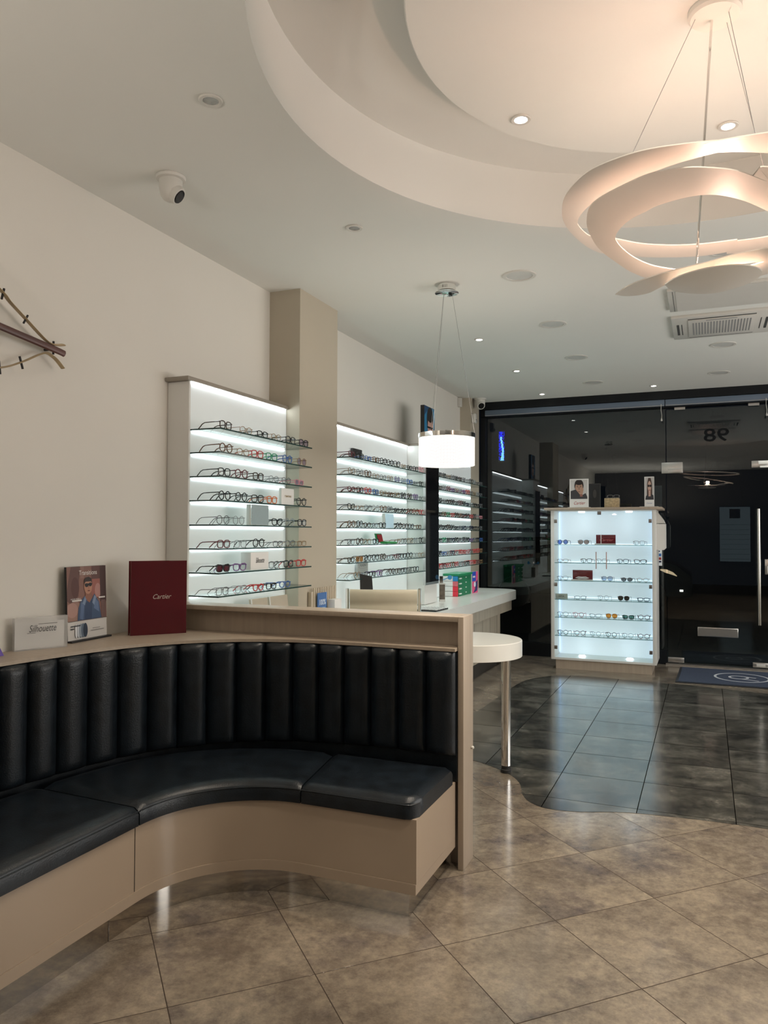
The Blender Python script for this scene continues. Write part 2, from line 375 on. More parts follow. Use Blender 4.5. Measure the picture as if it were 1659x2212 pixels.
# ------------------------------------------------------------------ shopfront
YG=9.60
bm=B()
box(bm,-2.655,3.0,YG-.10,YG+.06,3.088,ZC)                # head beam
box(bm,-2.655,3.0,YG-.06,YG+.06,2.996,3.006)             # thin black rail
box(bm,-2.655,-2.59,YG-.06,YG+.06,.0,3.088)              # left jamb
box(bm,-2.59,-.43,YG-.03,YG+.05,0,.165,0)                # sill skirt left
box(bm,.665,.70,YG-.03,YG+.05,0,3.0)
struct('window_frame_1',bm,M['frame'],'black shopfront frame',smooth=False)['label']='black frame around the glazed shopfront'
bm=B(); box(bm,-2.59,-.428,YG+.0,YG+.012,.165,3.088); struct('window_1',bm,M['window'],'dark fixed shop window left of the glass door',smooth=False)
bm=B(); box(bm,.70,3.0,YG,YG+.012,.0,3.088); struct('window_2',bm,M['window'],smooth=False)
# door with its fittings
door=thing('door_1','frameless glass entrance door with steel fittings','door',(-.42,YG,0)); door['kind']='structure'; del door['category']
bm=B(); box(bm,-.418,.655,YG,YG+.012,.02,2.975); link('glass_pane',bm,M['window'],door,smooth=False)
for (a,b,c,d,nm) in [(-.474,-.241,2.225,2.352,'patch_fitting'),(.481,.70,2.265,2.342,'patch_fitting'),(-.418,-.243,.03,.086,'patch_fitting'),(.473,.66,.028,.082,'patch_fitting')]:
    bm=B(); box(bm,a,b,YG-.022,YG-.001,c,d,bev=.004)
    link(nm,bm,M['steel'],door)
bm=B(); box(bm,-.405,-.24,YG-.030,YG-.0225,2.23,2.282,bev=.002); link('hinge_cover',bm,M['steel'],door)
bm=B(); box(bm,.55,.70,YG-.04,YG-.0225,2.30,2.338,bev=.003); box(bm,.565,.66,YG-.04,YG-.0225,2.262,2.282,bev=.003); link('door_closer_arm',bm,M['plastic'],door)
bm=B(); box(bm,-.096,.33,YG-.016,YG-.001,.345,.449,bev=.003); box(bm,-.088,.322,YG-.0175,YG-.016,.353,.441); link('letter_plate',bm,M['steel'],door)
bm=B(); tube(bm,[(.545,YG-.075,.505),(.545,YG-.075,1.80)],.018,16)
for z in (.62,1.68): tube(bm,[(.545,YG-.075,z),(.545,YG-.001,z)],.009,10)
link('pull_handle',bm,pm('satin steel bar',(.62,.60,.55),.22,1.0,noise=.03),door)
bm=B(); box(bm,.605,.70,YG-.03,YG-.001,1.067,1.237,bev=.004); link('lock_case',bm,M['steel'],door)
bm=B(); box(bm,.625,.70,YG-.038,YG-.0305,1.08,1.165,bev=.006); link('lock_cover',bm,M['plastic'],door)
bm=B(); box(bm,.51,.60,YG-.034,YG-.0235,.038,.07,bev=.003); link('floor_lock',bm,M['plastic'],door)
for a,b in ((-.327,-.21),(.454,.567)):
    bm=B(); box(bm,a,b,YG-.03,YG-.013,2.965,2.994); o=link('trim_2',bm,M['steel'],None); o['kind']='structure'; o['label']='steel clip under the shopfront head'
# the number seen from behind
text('98',.21,M['black'],door,(.122,YG-.001,2.585),(-1,0,0),(0,0,1),bold=.012,width=.27,depth=.001,name='number')
bm=B(); box(bm,-.44,.70,YG-.055,YG+.03,0,.018); struct('trim_3',bm,M['steel'],'metal threshold strip of the door',smooth=False)
# roller blinds
for a,b,l in ((-2.585,-.432,'long blue grey roller blind cassette over the fixed window'),(-.426,.72,'blue grey roller blind cassette over the glass door')):
    t=thing('roller_blind',l,'blind',((a+b)/2,YG-.05,3.0))
    bm=B(); box(bm,a,b,YG-.095,YG-.065,3.008,3.084,bev=.006); link('cassette',bm,M['blind'],t)
    bm=B(); box(bm,a+.005,b-.005,YG-.099,YG-.0955,3.009,3.018); link('bottom_bar',bm,M['plasticgrey'],t)
for x,l in ((-.468,'white blind cord with pull hanging left of the door'),(.632,'white blind cord with pull hanging at the right of the door')):
    t=thing('blind_cord',l,'cord',(x,YG-.11,2.84))
    bm=B(); tube(bm,[(x,YG-.108,3.03),(x-.002,YG-.108,2.96),(x+.006,YG-.108,2.90),(x+.004,YG-.108,2.865)],.003,6); link('cord',bm,M['plastic'],t)
    bm=B(); lathe(bm,[(.003,.04),(.006,.03),(.010,.012),(.010,.004),(.004,0)],(x+.004,YG-.108,2.83),n=10); link('cord_pull',bm,M['plastic'],t)
# door mat
mt=thing('door_mat','navy door mat with a grey ring logo before the glass door','mat',(.3,8.93,0))
def matp(x,y): return (x,y)
bm=B(); prism(bm,[(-.30,8.44),(.95,8.44),(.95,9.41),(-.28,9.41)],.0018,.009); link('rubber_edge',bm,M['matedge'],mt,smooth=False)
bm=B(); prism(bm,[(-.275,8.465),(.925,8.465),(.925,9.385),(-.255,9.385)],.0092,.013); link('pile',bm,M['mat'],mt,smooth=False)
bm=B()
def ringp(cx,cy,r0,r1,z,a0=0,a1=360,n=48):
    vs=[]
    for i in range(n+1):
        a=math.radians(a0+(a1-a0)*i/n)
        vs.append((bm.verts.new((cx+r0*math.cos(a),cy+r0*math.sin(a),z)),bm.verts.new((cx+r1*math.cos(a),cy+r1*math.sin(a),z))))
    for p,q in zip(vs,vs[1:]): bm.faces.new([p[0],p[1],q[1],q[0]])
ringp(.335,8.925,.245,.27,.0135)
ringp(.305,8.925,.075,.10,.0135)
for a,b in (((.33,8.84),(.49,8.775)),((.32,9.01),(.47,8.94))):
    d=Vector((b[0]-a[0],b[1]-a[1],0)).normalized(); n_=Vector((-d.y,d.x,0))*.013
    bm.faces.new([bm.verts.new((a[0]-n_.x,a[1]-n_.y,.0136)),bm.verts.new((b[0]-n_.x,b[1]-n_.y,.0136)),bm.verts.new((b[0]+n_.x,b[1]+n_.y,.0136)),bm.verts.new((a[0]+n_.x,a[1]+n_.y,.0136))])
link('logo',bm,M['matlogo'],mt,smooth=False)
# blue led sign seen high in the window
t=thing('led_sign','small bright blue LED picture sign high in the left window','sign',(-2.41,YG+.2,2.46))
bm=B(); box(bm,-2.455,-2.375,YG+.10,YG+.12,2.44,2.83); link('housing',bm,M['black'],t)
bm=B()
random.seed(3)
for i in range(9):
    for j in range(34):
        x=-2.45+.008*i; z=2.455+.011*j
        c=-2.415+.012*math.sin((z-2.45)*14)
        d=abs(x-c); mi=1 if d<.012+.012*max(0,(2.58-z)*6) else 0
        if mi==0 and random.random()<.45: continue
        if z>2.76: mi=0
        box(bm,x,x+.006,YG+.094,YG+.0995,z,z+.008,mi)
link('led_pixels',bm,[emis('led blue',(.01,.02,1.0),1.1),emis('led cyan',(.25,.7,1.0),1.3)],t,smooth=False)
# payment sticker on the fixed window
t=thing('payment_sticker','small white card payment sticker on the glass beside the cabinet','sticker',(-.50,YG-.004,1.144))
bm=B(); box(bm,-.535,-.475,YG-.003,YG-.001,1.144,1.334); link('sheet',bm,M['print_white'],t)
art('payment_marks',t,(-.535,YG-.003,1.144),(1,0,0),UZ,.06,.19,[((40,50,90),rect(.15,.85,.6,.93)),((60,110,170),rect(.1,.58,.85,.75)),((150,50,40),rect(.1,.36,.85,.52)),((30,30,60),rect(.1,.2,.85,.3))])
# outside
bm=B(); box(bm,-9,9,YG+.35,26,-.12,-.02); struct('floor_outside',bm,pm('night asphalt',(.03,.03,.03),.8,noise=.2),'dark street outside the shopfront',smooth=False)
car=thing('car','dark parked car outside with one glinting headlight','car',(-2.4,15.8,-.02))
prof=[(-4.5,.28),(-4.52,.75),(-4.35,1.0),(-3.9,1.06),(-3.3,1.46),(-2.0,1.50),(-1.2,1.08),(-.55,.93),(-.28,.72),(-.25,.32)]
bm=B()
def yprism(poly,y0,y1,mi=0):
    a=[bm.verts.new((p[0],y0,p[1])) for p in poly]; b=[bm.verts.new((p[0],y1,p[1])) for p in poly]; n=len(poly)
    for i in range(n): bm.faces.new([a[i],a[(i+1)%n],b[(i+1)%n],b[i]]).material_index=mi
    bm.faces.new(a[::-1]).material_index=mi; bm.faces.new(b).material_index=mi
yprism(prof,15.9,17.4); link('body',bm,pm('black car paint',(.008,.009,.01),.25,noise=.05),car)
for x in (-3.7,-1.05):
    bm=B(); lathe(bm,[(.1,0),(.31,.0),(.33,.03),(.33,.18),(.31,.2)],(x,16.06,.31),n=24,axis=(0,-1,0)); link('wheel',bm,M['rubber'],car)
bm=B(); tube(bm,[(-.82,15.88,.835),(-.72,15.88,.81),(-.60,15.88,.765),(-.52,15.88,.715)],[.012,.034,.026,.006],8); link('headlight',bm,emis('headlamp glint',(1,.72,.45),.45),car,label='lit headlight')
bm=B(); box(bm,-.47,-.41,15.87,15.895,.42,.455); link('fog_light',bm,emis('fog lamp',(1,.93,.8),2.2),car,label='lit fog light')
# ------------------------------------------------------------------ wall displays
SZ=[2.083,1.953,1.820,1.687,1.552,1.420,1.287,1.160]
DX=-2.65; SX=-2.447
def shelf_part(parent,x0,x1,y0,y1,z,edge='shelfedge',th=.008):
    bm=B(); fs=box(bm,x0,x1,y0,y1,z-th,z)
    for k in (2,3,4): fs[k].material_index=1
    link('glass_shelf',bm,[M['shelf'],M[edge]],parent,smooth=False)
def led_part(parent,x,y0,y1,z,h=.006,name='led_strip',m='led'):
    bm=B(); box(bm,x,x+.005,y0,y1,z,z+h); link(name,bm,M[m],parent,smooth=False)
def display(y0,y1,label,side0=True,capto=None,s0=None,s1=None):
    t=thing('display_or_fill_unit',label,'display',(DX,(y0+y1)/2,.832))
    bm=B(); box(bm,XL+.002,DX-.012,y0+.02,y1-.002,.834,2.35); link('light_box',bm,M['white'],t,smooth=False)
    bm=B(); box(bm,DX-.0115,DX,y0+.0,y1-.002,.834,2.345); link('back_panel',bm,M['panel'],t,smooth=False)
    if side0:
        bm=B(); box(bm,XL+.002,DX-.004,y0-.002,y0+.018,.834,2.35); box(bm,DX-.0039,DX+.006,y0-.002,y0+.012,.834,2.35); link('side_panel',bm,M['white'],t,smooth=False)
    bm=B(); box(bm,XL+.002,DX+.02,y0-(.03 if side0 else 0),y1-.002,2.352,2.375,bev=.003); link('top_cap',bm,M['coltrim'],t)
    led_part(t,DX+.0005,y0+.02,y1-.02,2.343,.008,m='ledtop')
    for i,z in enumerate(SZ):
        shelf_part(t,DX+.002,SX,(s0 if s0 else y0+.012),(s1 if s1 else y1-.004),z)
        led_part(t,DX+.0005,y0+.03,y1-.03,z-.017,.006)
    return t
d1=display(3.512,4.597,'tall backlit eyewear wall display left of the taupe column')
d2=display(5.184,6.915,'backlit eyewear wall display right of the taupe column',side0=False)
d3=display(7.285,9.095,'backlit eyewear wall display beside the shopfront',side0=False)
# white pier between displays with tall dark mirror
t=thing('display_pier','white boxed pier between the two further eyewear displays','panel',(-2.6,7.1,.832))
bm=B(); box(bm,XL+.002,-2.472,6.918,7.282,.834,2.352); link('body',bm,M['white'],t,smooth=False)
bm=B(); box(bm,XL+.002,-2.44,6.918,7.282,2.354,2.375,bev=.003); link('top_cap',bm,M['coltrim'],t)
t=thing('wall_mirror','tall narrow black glass panel with silver edge on the white pier','mirror',(-2.455,7.08,1.0))
bm=B(); box(bm,-2.4715,-2.446,6.875,7.265,1.02,2.21); link('frame',bm,M['steel'],t,smooth=False)
bm=B(); box(bm,-2.4458,-2.442,6.892,7.25,1.045,2.19); link('glass',bm,M['blackgloss'],t,smooth=False)
# ------------------------------------------------------------------ desk along the wall
t=thing('reception_desk','long white topped desk along the left wall under the displays','desk',(-2.4,6.5,0))
def arc(cx,cy,r,a0,a1,n=10): return [(cx+r*math.cos(math.radians(a0+(a1-a0)*i/n)),cy+r*math.sin(math.radians(a0+(a1-a0)*i/n))) for i in range(n+1)]
def deskpoly(d,yend):
    P=[(XL+.002,3.515),(-2.30-d,3.515),(-2.30-d,5.05)]+[(-2.25-d,5.25),(-2.12-d,5.45)]
    P+=arc(-2.40-d,yend-.28,.28,0,90,10)
    P+=[(-2.652,yend),(-2.652,9.097),(XL+.002,9.097),(XL+.002,5.184),(-2.547,5.184),(-2.547,4.597),(XL+.002,4.597)]
    return P
bm=B(); prism(bm,deskpoly(0,9.46),.727,.83); link('worktop',bm,M['whitegloss'],t,ang=30)
bm=B(); prism(bm,deskpoly(.035,9.38),.605,.7265); link('fascia',bm,M['beigeplank'],t,ang=30)
bm=B(); prism(bm,[(XL+.01,5.5),(-2.20,5.5),(-2.20,8.75),(XL+.01,8.75)],.162,.6045)
link('front_panel',bm,M['beigeplank'],t,smooth=False)
bm=B()
for k in range(11): box(bm,-2.1995,-2.1985,5.5+.31*k,5.503+.31*k,.162,.604)
link('panel_joint',bm,M['dark'],t,smooth=False)
bm=B(); prism(bm,[(XL+.01,5.5),(-2.24,5.5),(-2.24,8.74),(XL+.01,8.74)],0.0,.1615); link('kick_board',bm,M['dark'],t,smooth=False)
bm=B(); box(bm,-2.60,-2.32,3.6,4.5,0.0,.6045); link('pedestal',bm,M['beigeplank'],t,smooth=False)
# ------------------------------------------------------------------ divider
t=thing('divider_counter','beige laminate divider wall with raised top behind the bench','divider',(-1.9,3.43,0))
bm=B(); box(bm,-1.036,-1.010,3.348,3.503,0,1.128,bev=.0015); link('end_post',bm,M['beige'],t)
bm=B(); box(bm,XL+.002,-1.0365,3.348,3.503,1.105,1.128,bev=.0015); link('top_board',bm,M['beige'],t)
bm=B(); box(bm,XL+.002,-1.0365,3.42,3.44,0,1.1045); link('back_board',bm,M['beige'],t,smooth=False)
bm=B(); ball(bm,(-1.003,3.47,.517),.008); link('knob',bm,M['plastic'],t)
# ------------------------------------------------------------------ curved bench
BK=[(-2.60,1.35),(-2.60,1.51),(-2.60,1.65),(-2.60,1.80),(-2.595,1.95),(-2.585,2.09),(-2.565,2.221),(-2.55,2.352),(-2.529,2.487),(-2.502,2.633),(-2.462,2.775),(-2.403,2.905),(-2.322,3.02),(-2.223,3.115),(-2.11,3.192),(-1.985,3.25),(-1.855,3.289),(-1.723,3.306),(-1.59,3.312),(-1.454,3.315),(-1.316,3.315),(-1.18,3.315),(-1.042,3.315)]
def nrm(i,P):
    a=Vector((*P[max(i-1,0)],0));b=Vector((*P[min(i+1,len(P)-1)],0)); d=(b-a).normalized(); return Vector((d.y,-d.x,0))  # towards the seat
bench=thing('curved_bench','curved black leather corner bench with channel tufted back','bench',(-1.6,2.4,0))
FR=[(-2.0,1.2),(-2.0,2.38)]+[(-1.55+.45*math.cos(a),2.38+.45*math.sin(a)) for a in [math.radians(180-90*i/16) for i in range(1,17)]]+[(-1.05,2.83)]
def offs(P,d):
    out=[]
    for i in range(len(P)):
        n=nrm(i,P); out.append((P[i][0]-n.x*d,P[i][1]-n.y*d))
    return out
def bodypoly(d,e,back):  # d inward offset of the front, e offset of right end
    P=[(-2.0-d,1.2),(-2.0-d,2.38)]+[(-1.55+(.45+d)*math.cos(a),2.38+(.45+d)*math.sin(a)) for a in [math.radians(180-90*i/16) for i in range(1,17)]]+[(-1.045-e,2.83+d)]
    return P+back
backp=[(-1.045,3.338)]+[(x-nrm(i,BK).x*.03,y-nrm(i,BK).y*.025) for i,(x,y) in reversed(list(enumerate(BK)))][1:]+[(-2.63,1.2)]
bk2=lambda e:[(-1.045-e,3.338)]+backp[1:]
bm=B(); prism(bm,bodypoly(.006,0.0,bk2(0)),.146,.392); link('base_front',bm,M['bench'],bench,ang=25)
bm=B(); prism(bm,bodypoly(.0,0.0,bk2(0)),.105,.1455); link('base_trim',bm,M['bench'],bench,ang=25)
bm=B(); prism(bm,bodypoly(.04,.042,[(-1.087,3.338)]+backp[1:]),.0,.1045); link('plinth',bm,M['mirror'],bench,ang=25)
bm=B()
for x,y in ((-2.0055,2.36),): box(bm,x,x+.0015,y,y+.002,.146,.39)
link('base_joint',bm,M['dark'],bench,smooth=False)
# cushions: grid between front and back curves, crowned top
def cushion(F,Bk,z0,z1,endr=(False,False)):
    n=len(F); bm=B(); m=14; rows=[]
    for i in range(n):
        f=Vector((*F[i],0)); b=Vector((*Bk[i],0)); row=[]
        u=i/(n-1)
        ed=min(u,1-u)
        L=sum((Vector((*F[k+1],0))-Vector((*F[k],0))).length for k in range(n-1))
        de=ed*L
        es=1-max(0,1-de/.022)**2   # rounding near seams
        for j in range(m+1):
            v=j/m
            vv=.5-.5*math.cos(PI*v)
            p=f.lerp(b,vv); w=(b-f).length; dv=min(vv,1-vv)*w
            rv=1-max(0,1-dv/.03)**2
            z=z1-.022*(1-rv)-.014*(1-es)+.006*math.sin(PI*vv)*math.sin(PI*min(1,u*1.0))
            row.append(bm.verts.new((p.x,p.y,z)))
        rows.append(row)
    low=[[bm.verts.new((r[j].co.x,r[j].co.y,z0)) for j in range(m+1)] for r in rows]
    # bulge of the front side
    for i in range(n-1):
        for j in range(m):
            bm.faces.new([rows[i][j],rows[i][j+1],rows[i+1][j+1],rows[i+1][j]])
            bm.faces.new([low[i][j],low[i+1][j],low[i+1][j+1],low[i][j+1]])
        bm.faces.new([rows[i][0],rows[i+1][0],low[i+1][0],low[i][0]])
        bm.faces.new([rows[i][m],low[i][m],low[i+1][m],rows[i+1][m]])
    for j in range(m):
        bm.faces.new([rows[0][j],low[0][j],low[0][j+1],rows[0][j+1]])
        bm.faces.new([rows[-1][j],rows[-1][j+1],low[-1][j+1],low[-1][j]])
    return bm
ZS0,ZS1=.3925,.472
def interp(P,t):
    P=[Vector((*p,0)) for p in P]; L=[0]
    for a,b in zip(P,P[1:]): L.append(L[-1]+(b-a).length)
    s=t*L[-1]
    for k in range(len(P)-1):
        if s<=L[k+1]+1e-9:
            f=(s-L[k])/max(1e-9,L[k+1]-L[k]); q=P[k].lerp(P[k+1],f); return (q.x,q.y)
    return (P[-1].x,P[-1].y)
backin=[(x+nrm(i,BK).x*.012,y+nrm(i,BK).y*.012) for i,(x,y) in enumerate(BK)]
cF=[(-1.992,1.2),(-1.992,2.368)]; cB=[(-2.60,1.2),(-2.55,2.392)]
N=26
F1=[interp([(-1.992,1.2),(-1.992,2.365)],i/N) for i in range(N+1)]; B1=[interp([(-2.588,1.2),(-2.588,1.9),(-2.53,2.39)],i/N) for i in range(N+1)]
FA=[(-1.992,2.371)]+[(-1.55+.442*math.cos(a),2.38+.442*math.sin(a)) for a in [math.radians(178-88*i/16) for i in range(0,17)]]
F2=[interp(FA,i/30) for i in range(31)]
B2=[interp([(-2.528,2.396)]+[p for p in backin if p[1]>2.45 and p[0]<-1.66]+[(-1.632,3.298)],i/30) for i in range(31)]
def cornered(F,x1,r=.05): return F
F3=[]; B3=[]
for i in range(23):
    u=i/22; x=-1.545+(.5)*u; dx=(-1.045)-x; y=2.822
    if dx<.05: y=2.822+.05-math.sqrt(max(0,.05**2-(.05-dx)**2))
    F3.append((x,y)); B3.append((-1.625+(.58)*u,3.298))
bm=cushion(F1,B1,ZS0,ZS1); link('seat_cushion',bm,M['leather'],bench,ang=50)
bm=cushion(F2,B2,ZS0,ZS1); link('seat_cushion',bm,M['leather'],bench,ang=50)
bm=cushion(F3,B3,ZS0,ZS1); link('seat_cushion',bm,M['leather'],bench,ang=50)
# piping seams along the front edge
for F in (F1,F2,F3):
    bm=B(); G=[]
    for i in range(len(F)):
        n=nrm(i,F); G.append((F[i][0]+n.x*.001,F[i][1]+n.y*.001,ZS1-.0245))
    tube(bm,G,.0028,6); link('piping',bm,M['leather'],bench)
# back channels
def channel(p,q,np_,nq,z0=.512,z1=.975,bulge=.032,back=.022):
    p=Vector((*p,0));q=Vector((*q,0)); bm=B(); U=10;V=16; g=[]
    for i in range(U+1):
        u=i/U; base=p.lerp(q,u); n=(np_.lerp(nq,u)).normalized(); row=[]
        prof=(1-abs(2*u-1)**3.2)
        for j in range(V+1):
            v=j/V; vv=.5-.5*math.cos(PI*v); z=z0+(z1-z0)*vv
            d=min((z1-z),(z-z0)*1.0)
            e=math.sqrt(max(0,1-max(0,1-d/.028)**2))
            off=(-.006+bulge*prof)*(.15+.85*e)-.012*(1-e)
            zz=z+(.004*prof if j==V else 0)
            row.append(bm.verts.new(base+n*off+Vector((0,0,zz-.007*(1-prof)*(v>.95)))))
        g.append(row)
    bk=[[bm.verts.new(p.lerp(q,i/U)-(np_.lerp(nq,i/U)).normalized()*back+Vector((0,0,z0 if j==0 else z1-.004))) for j in (0,1)] for i in range(U+1)]
    for i in range(U):
        for j in range(V): bm.faces.new([g[i][j],g[i+1][j],g[i+1][j+1],g[i][j+1]])
        bm.faces.new([g[i][V],g[i+1][V],bk[i+1][1],bk[i][1]]); bm.faces.new([g[i+1][0],g[i][0],bk[i][0],bk[i+1][0]]); bm.faces.new([bk[i][1],bk[i+1][1],bk[i+1][0],bk[i][0]])
    bm.faces.new([g[0][j] for j in range(V,-1,-1)]+[bk[0][0],bk[0][1]])
    bm.faces.new([g[U][j] for j in range(V+1)]+[bk[U][1],bk[U][0]])
    return bm
for i in range(len(BK)-1):
    bm=channel(BK[i],BK[i+1],nrm(i,BK),nrm(i+1,BK),z0=.482 if i<13 else .482+.03*min(1,(i-12)/7)); link('back_channel',bm,M['leather'],bench,ang=60)
# support wall behind the channels and the ledge above
def belt(d0,d1,z0,z1,xr=-1.038):
    a=[(x-nrm(i,BK).x*d0,y-nrm(i,BK).y*d0) for i,(x,y) in enumerate(BK)]; b=[(x-nrm(i,BK).x*d1,y-nrm(i,BK).y*d1) for i,(x,y) in enumerate(BK)]
    return a,b
a,b=belt(.0225,.033,0,0)
bm=B(); a[-1]=(-1.038,a[-1][1]); b[-1]=(-1.038,b[-1][1]); prism(bm,a+b[::-1],.395,.968); link('back_support',bm,M['leather'],bench,ang=25)
ledge=[(x-nrm(i,BK).x*-.004,y+(-nrm(i,BK).y*-.004)) for i,(x,y) in enumerate(BK)]
ledge=[(p[0],min(p[1],3.32)) for p in ledge]; ledge[-1]=(-1.0385,ledge[-1][1])
L_=[(p[0],p[1]) for p in ledge]+[(-1.0385,3.418),(XL+.003,3.418),(XL+.003,1.35)]
t=thing('ledge_shelf','beige laminate ledge behind the curved bench back','shelf',(-2.4,3.0,.97))
bm=B(); prism(bm,L_,.976,.990); link('ledge_top',bm,M['beige'],t,ang=25)
bm=B(); box(bm,XL+.003,-2.70,1.36,3.41,.90,.9755); link('wall_batten',bm,M['beige'],t,smooth=False)
# ------------------------------------------------------------------ round table
t=thing('round_table','round white table on a chrome leg behind the divider post','table',(-1.416,4.833,0))
bm=B(); lathe(bm,[(.329,.7255),(.335,.728),(.335,.826),(.331,.83)],(-1.416,4.833,0),n=72); link('tabletop',bm,M['whitegloss'],t,ang=40)
for x,y in ((-1.178,4.832),(-1.53,5.03),(-1.53,4.63)):
    bm=B(); lathe(bm,[(.030,.045),(.030,.7253)],(x,y,0),n=32); l=link('leg',bm,M['chrome'],t)
    bm=B(); lathe(bm,[(.034,.0018),(.034,.02),(.029,.024),(.029,.0448)],(x,y,0),n=28); link('foot',bm,M['rubber'],l)
# ------------------------------------------------------------------ office chair
cc=Vector((-1.87,4.47,0)); ux=Vector((.9226,.3857,0)); fy=Vector((-.3857,.9226,0))
t=thing('office_chair','cream ribbed leather office chair with chrome side rails at the desk','chair',tuple(cc))
bm=B(); rows=[]; nv=44
def cp(u,v): # u -1..1 , v 0..1 height
    z=.50+.655*v; back=.045*(1-math.cos(v*1.2))-.06*v*v; bow=-.035*(u*u)
    return cc+ux*(u*.212)-fy*(back*-1.0)+fy*(-bow)*1.0+Vector((0,0,z))
g=[]
for j in range(nv+1):
    v=j/nv; rib=.020*abs(math.sin(v*PI*7))**.45; row=[]
    for i in range(13):
        u=-1+i/6; row.append((cp(u,v)-fy*(.010+rib),cp(u,v)+fy*(.010+rib)))
    g.append([(bm.verts.new(a),bm.verts.new(b)) for a,b in row])
for j in range(nv):
    for i in range(12):
        bm.faces.new([g[j][i][0],g[j][i+1][0],g[j+1][i+1][0],g[j+1][i][0]]); bm.faces.new([g[j][i+1][1],g[j][i][1],g[j+1][i][1],g[j+1][i+1][1]])
for j in range(nv):
    for i in (0,12): bm.faces.new([g[j][i][0],g[j+1][i][0],g[j+1][i][1],g[j][i][1]])
for i in range(12):
    for j in (0,nv): bm.faces.new([g[j][i][0],g[j][i+1][0],g[j][i+1][1],g[j][i][1]])
link('backrest',bm,M['cream'],t,ang=60)
for s in (-1,1):
    bm=B(); pts=[cp(s*1.07,v/12) for v in range(13)]; pts=[p+Vector((0,0,.005)) for p in pts]; bot=pts[0]
    pts=[cc+ux*(s*.227)+fy*.42+Vector((0,0,.46)),cc+ux*(s*.227)+fy*.1+Vector((0,0,.455)),cc+ux*(s*.227)+fy*.03+Vector((0,0,.47))]+pts
    tube(bm,pts,.012,8,flat=(.010,.013,ux)); link('side_rail',bm,M['chrome'],t)
bm=B()
for k in range(7):
    o=cc-ux*.215+fy*(.06+.057*k)+Vector((0,0,.462)); tube(bm,[o,o+ux*.43],.030,8,flat=(.030,.018,fy))
link('seat',bm,M['cream'],t)
hub=cc+fy*.24
bm=B(); lathe(bm,[(.028,.09),(.028,.3),(.018,.3),(.018,.45)],tuple(hub),n=20); link('gas_column',bm,M['chrome'],t)
for k in range(5):
    a=2*PI*k/5+.3; d=Vector((math.cos(a),math.sin(a),0))
    bm=B(); tube(bm,[hub+Vector((0,0,.10)),hub+d*.14+Vector((0,0,.095)),hub+d*.27+Vector((0,0,.075))],[.02,.016,.012],8); l=link('base_leg',bm,M['chrome'],t)
    bm=B(); lathe(bm,[(.012,-.012),(.025,-.010),(.025,.010),(.012,.012)],tuple(hub+d*.27+Vector((0,0,.0265))),n=16,axis=(d.y,-d.x,0)); link('caster',bm,M['rubber'],l)
# ------------------------------------------------------------------ display cabinet
cab=thing('display_cabinet','tall white freestanding glass fronted eyewear cabinet lit from inside','cabinet',(-1.06,9.05,0))
cx0,cx1,cy0,cy1=-1.620,-.497,8.775,9.33
bm=B(); box(bm,cx0+.05,cx1-.05,cy0+.02,cy1-.02,0.0002,.104); link('base',bm,M['beige'],cab,smooth=False)
bm=B(); box(bm,cx0,cx0+.038,cy0,cy1,.105,1.778,bev=.001); link('side_panel',bm,M['white'],cab)
bm=B(); box(bm,cx1-.038,cx1,cy0,cy1,.105,1.778,bev=.001); link('side_panel',bm,M['white'],cab)
bm=B(); box(bm,cx0+.0385,cx1-.0385,cy0,cy1-.02,.105,.128); link('bottom_panel',bm,M['white'],cab,smooth=False)
bm=B(); box(bm,cx0+.0385,cx1-.0385,cy0,cy1-.02,1.768,1.778); link('top_panel',bm,M['white'],cab,smooth=False)
bm=B(); box(bm,cx0+.0385,cx1-.0385,9.10,9.12,.1285,1.7675); link('back_panel',bm,pm('cabinet back panel',(.78,.86,.90),.5,noise=.01,emit=(.74,.90,1.0),estr=.20),cab,smooth=False)
bm=B(); box(bm,-1.688,-.43,cy0-.05,cy1+.03,1.779,1.806,bev=.004); link('top_board',bm,M['beige'],cab)
CZ=[1.394,1.190,.990,.778,.577,.372]
for z in CZ: shelf_part(cab,cx0+.039,cx1-.039,cy0+.02,9.095,z,'shelfedge2',.007)
xm=-1.062
for a,b in ((cx0+.040,xm-.0015),(xm+.0015,cx1-.040)):
    bm=B(); box(bm,a,b,cy0-.002,cy0+.003,.131,1.765); d=link('glass_door',bm,M['door_glass'],cab,smooth=False)
    hx=xm-.057 if a<-1.3 else xm+.053
    bm=B(); tube(bm,[(hx,cy0-.028,1.128),(hx,cy0-.028,1.316)],.0055,8)
    for z in (1.145,1.298): tube(bm,[(hx,cy0-.028,z),(hx,cy0-.0022,z)],.004,8)
    link('handle',bm,pm('dark bronze bar',(.25,.17,.15),.3,1.0),d)
    xh=cx0+.040 if a<-1.3 else cx1-.072
    for z in (1.655,.945,.24):
        bm=B(); box(bm,xh,xh+.032,cy0-.012,cy0-.0022,z-.02,z+.02,bev=.002); link('hinge',bm,pm('hinge nickel',(.30,.27,.25),.3,1.0,noise=.15,scale=60),d)
bm=B(); box(bm,xm-.045,xm-.003,cy0-.014,cy0-.0025,1.725,1.763,bev=.004); link('lock',bm,pm('lock nickel',(.28,.27,.26),.3,1.0,noise=.15),cab)
for x in (-1.30,-.785):
    for z0,z1 in ((.1285,.142),(1.754,1.7675)):
        bm=B(); lathe(bm,[(.036,z0),(.036,z1)],(x,8.93,0),n=24); l=link('puck_light',bm,M['puck'],cab)
led_x=(cx0+.0395,cx1-.0475)
for x in led_x:
    bm=B(); box(bm,x,x+.004,9.085,9.0995,.15,1.76); link('led_strip',bm,emis('cabinet led',(.38,.62,1.0),1.3),cab,smooth=False)
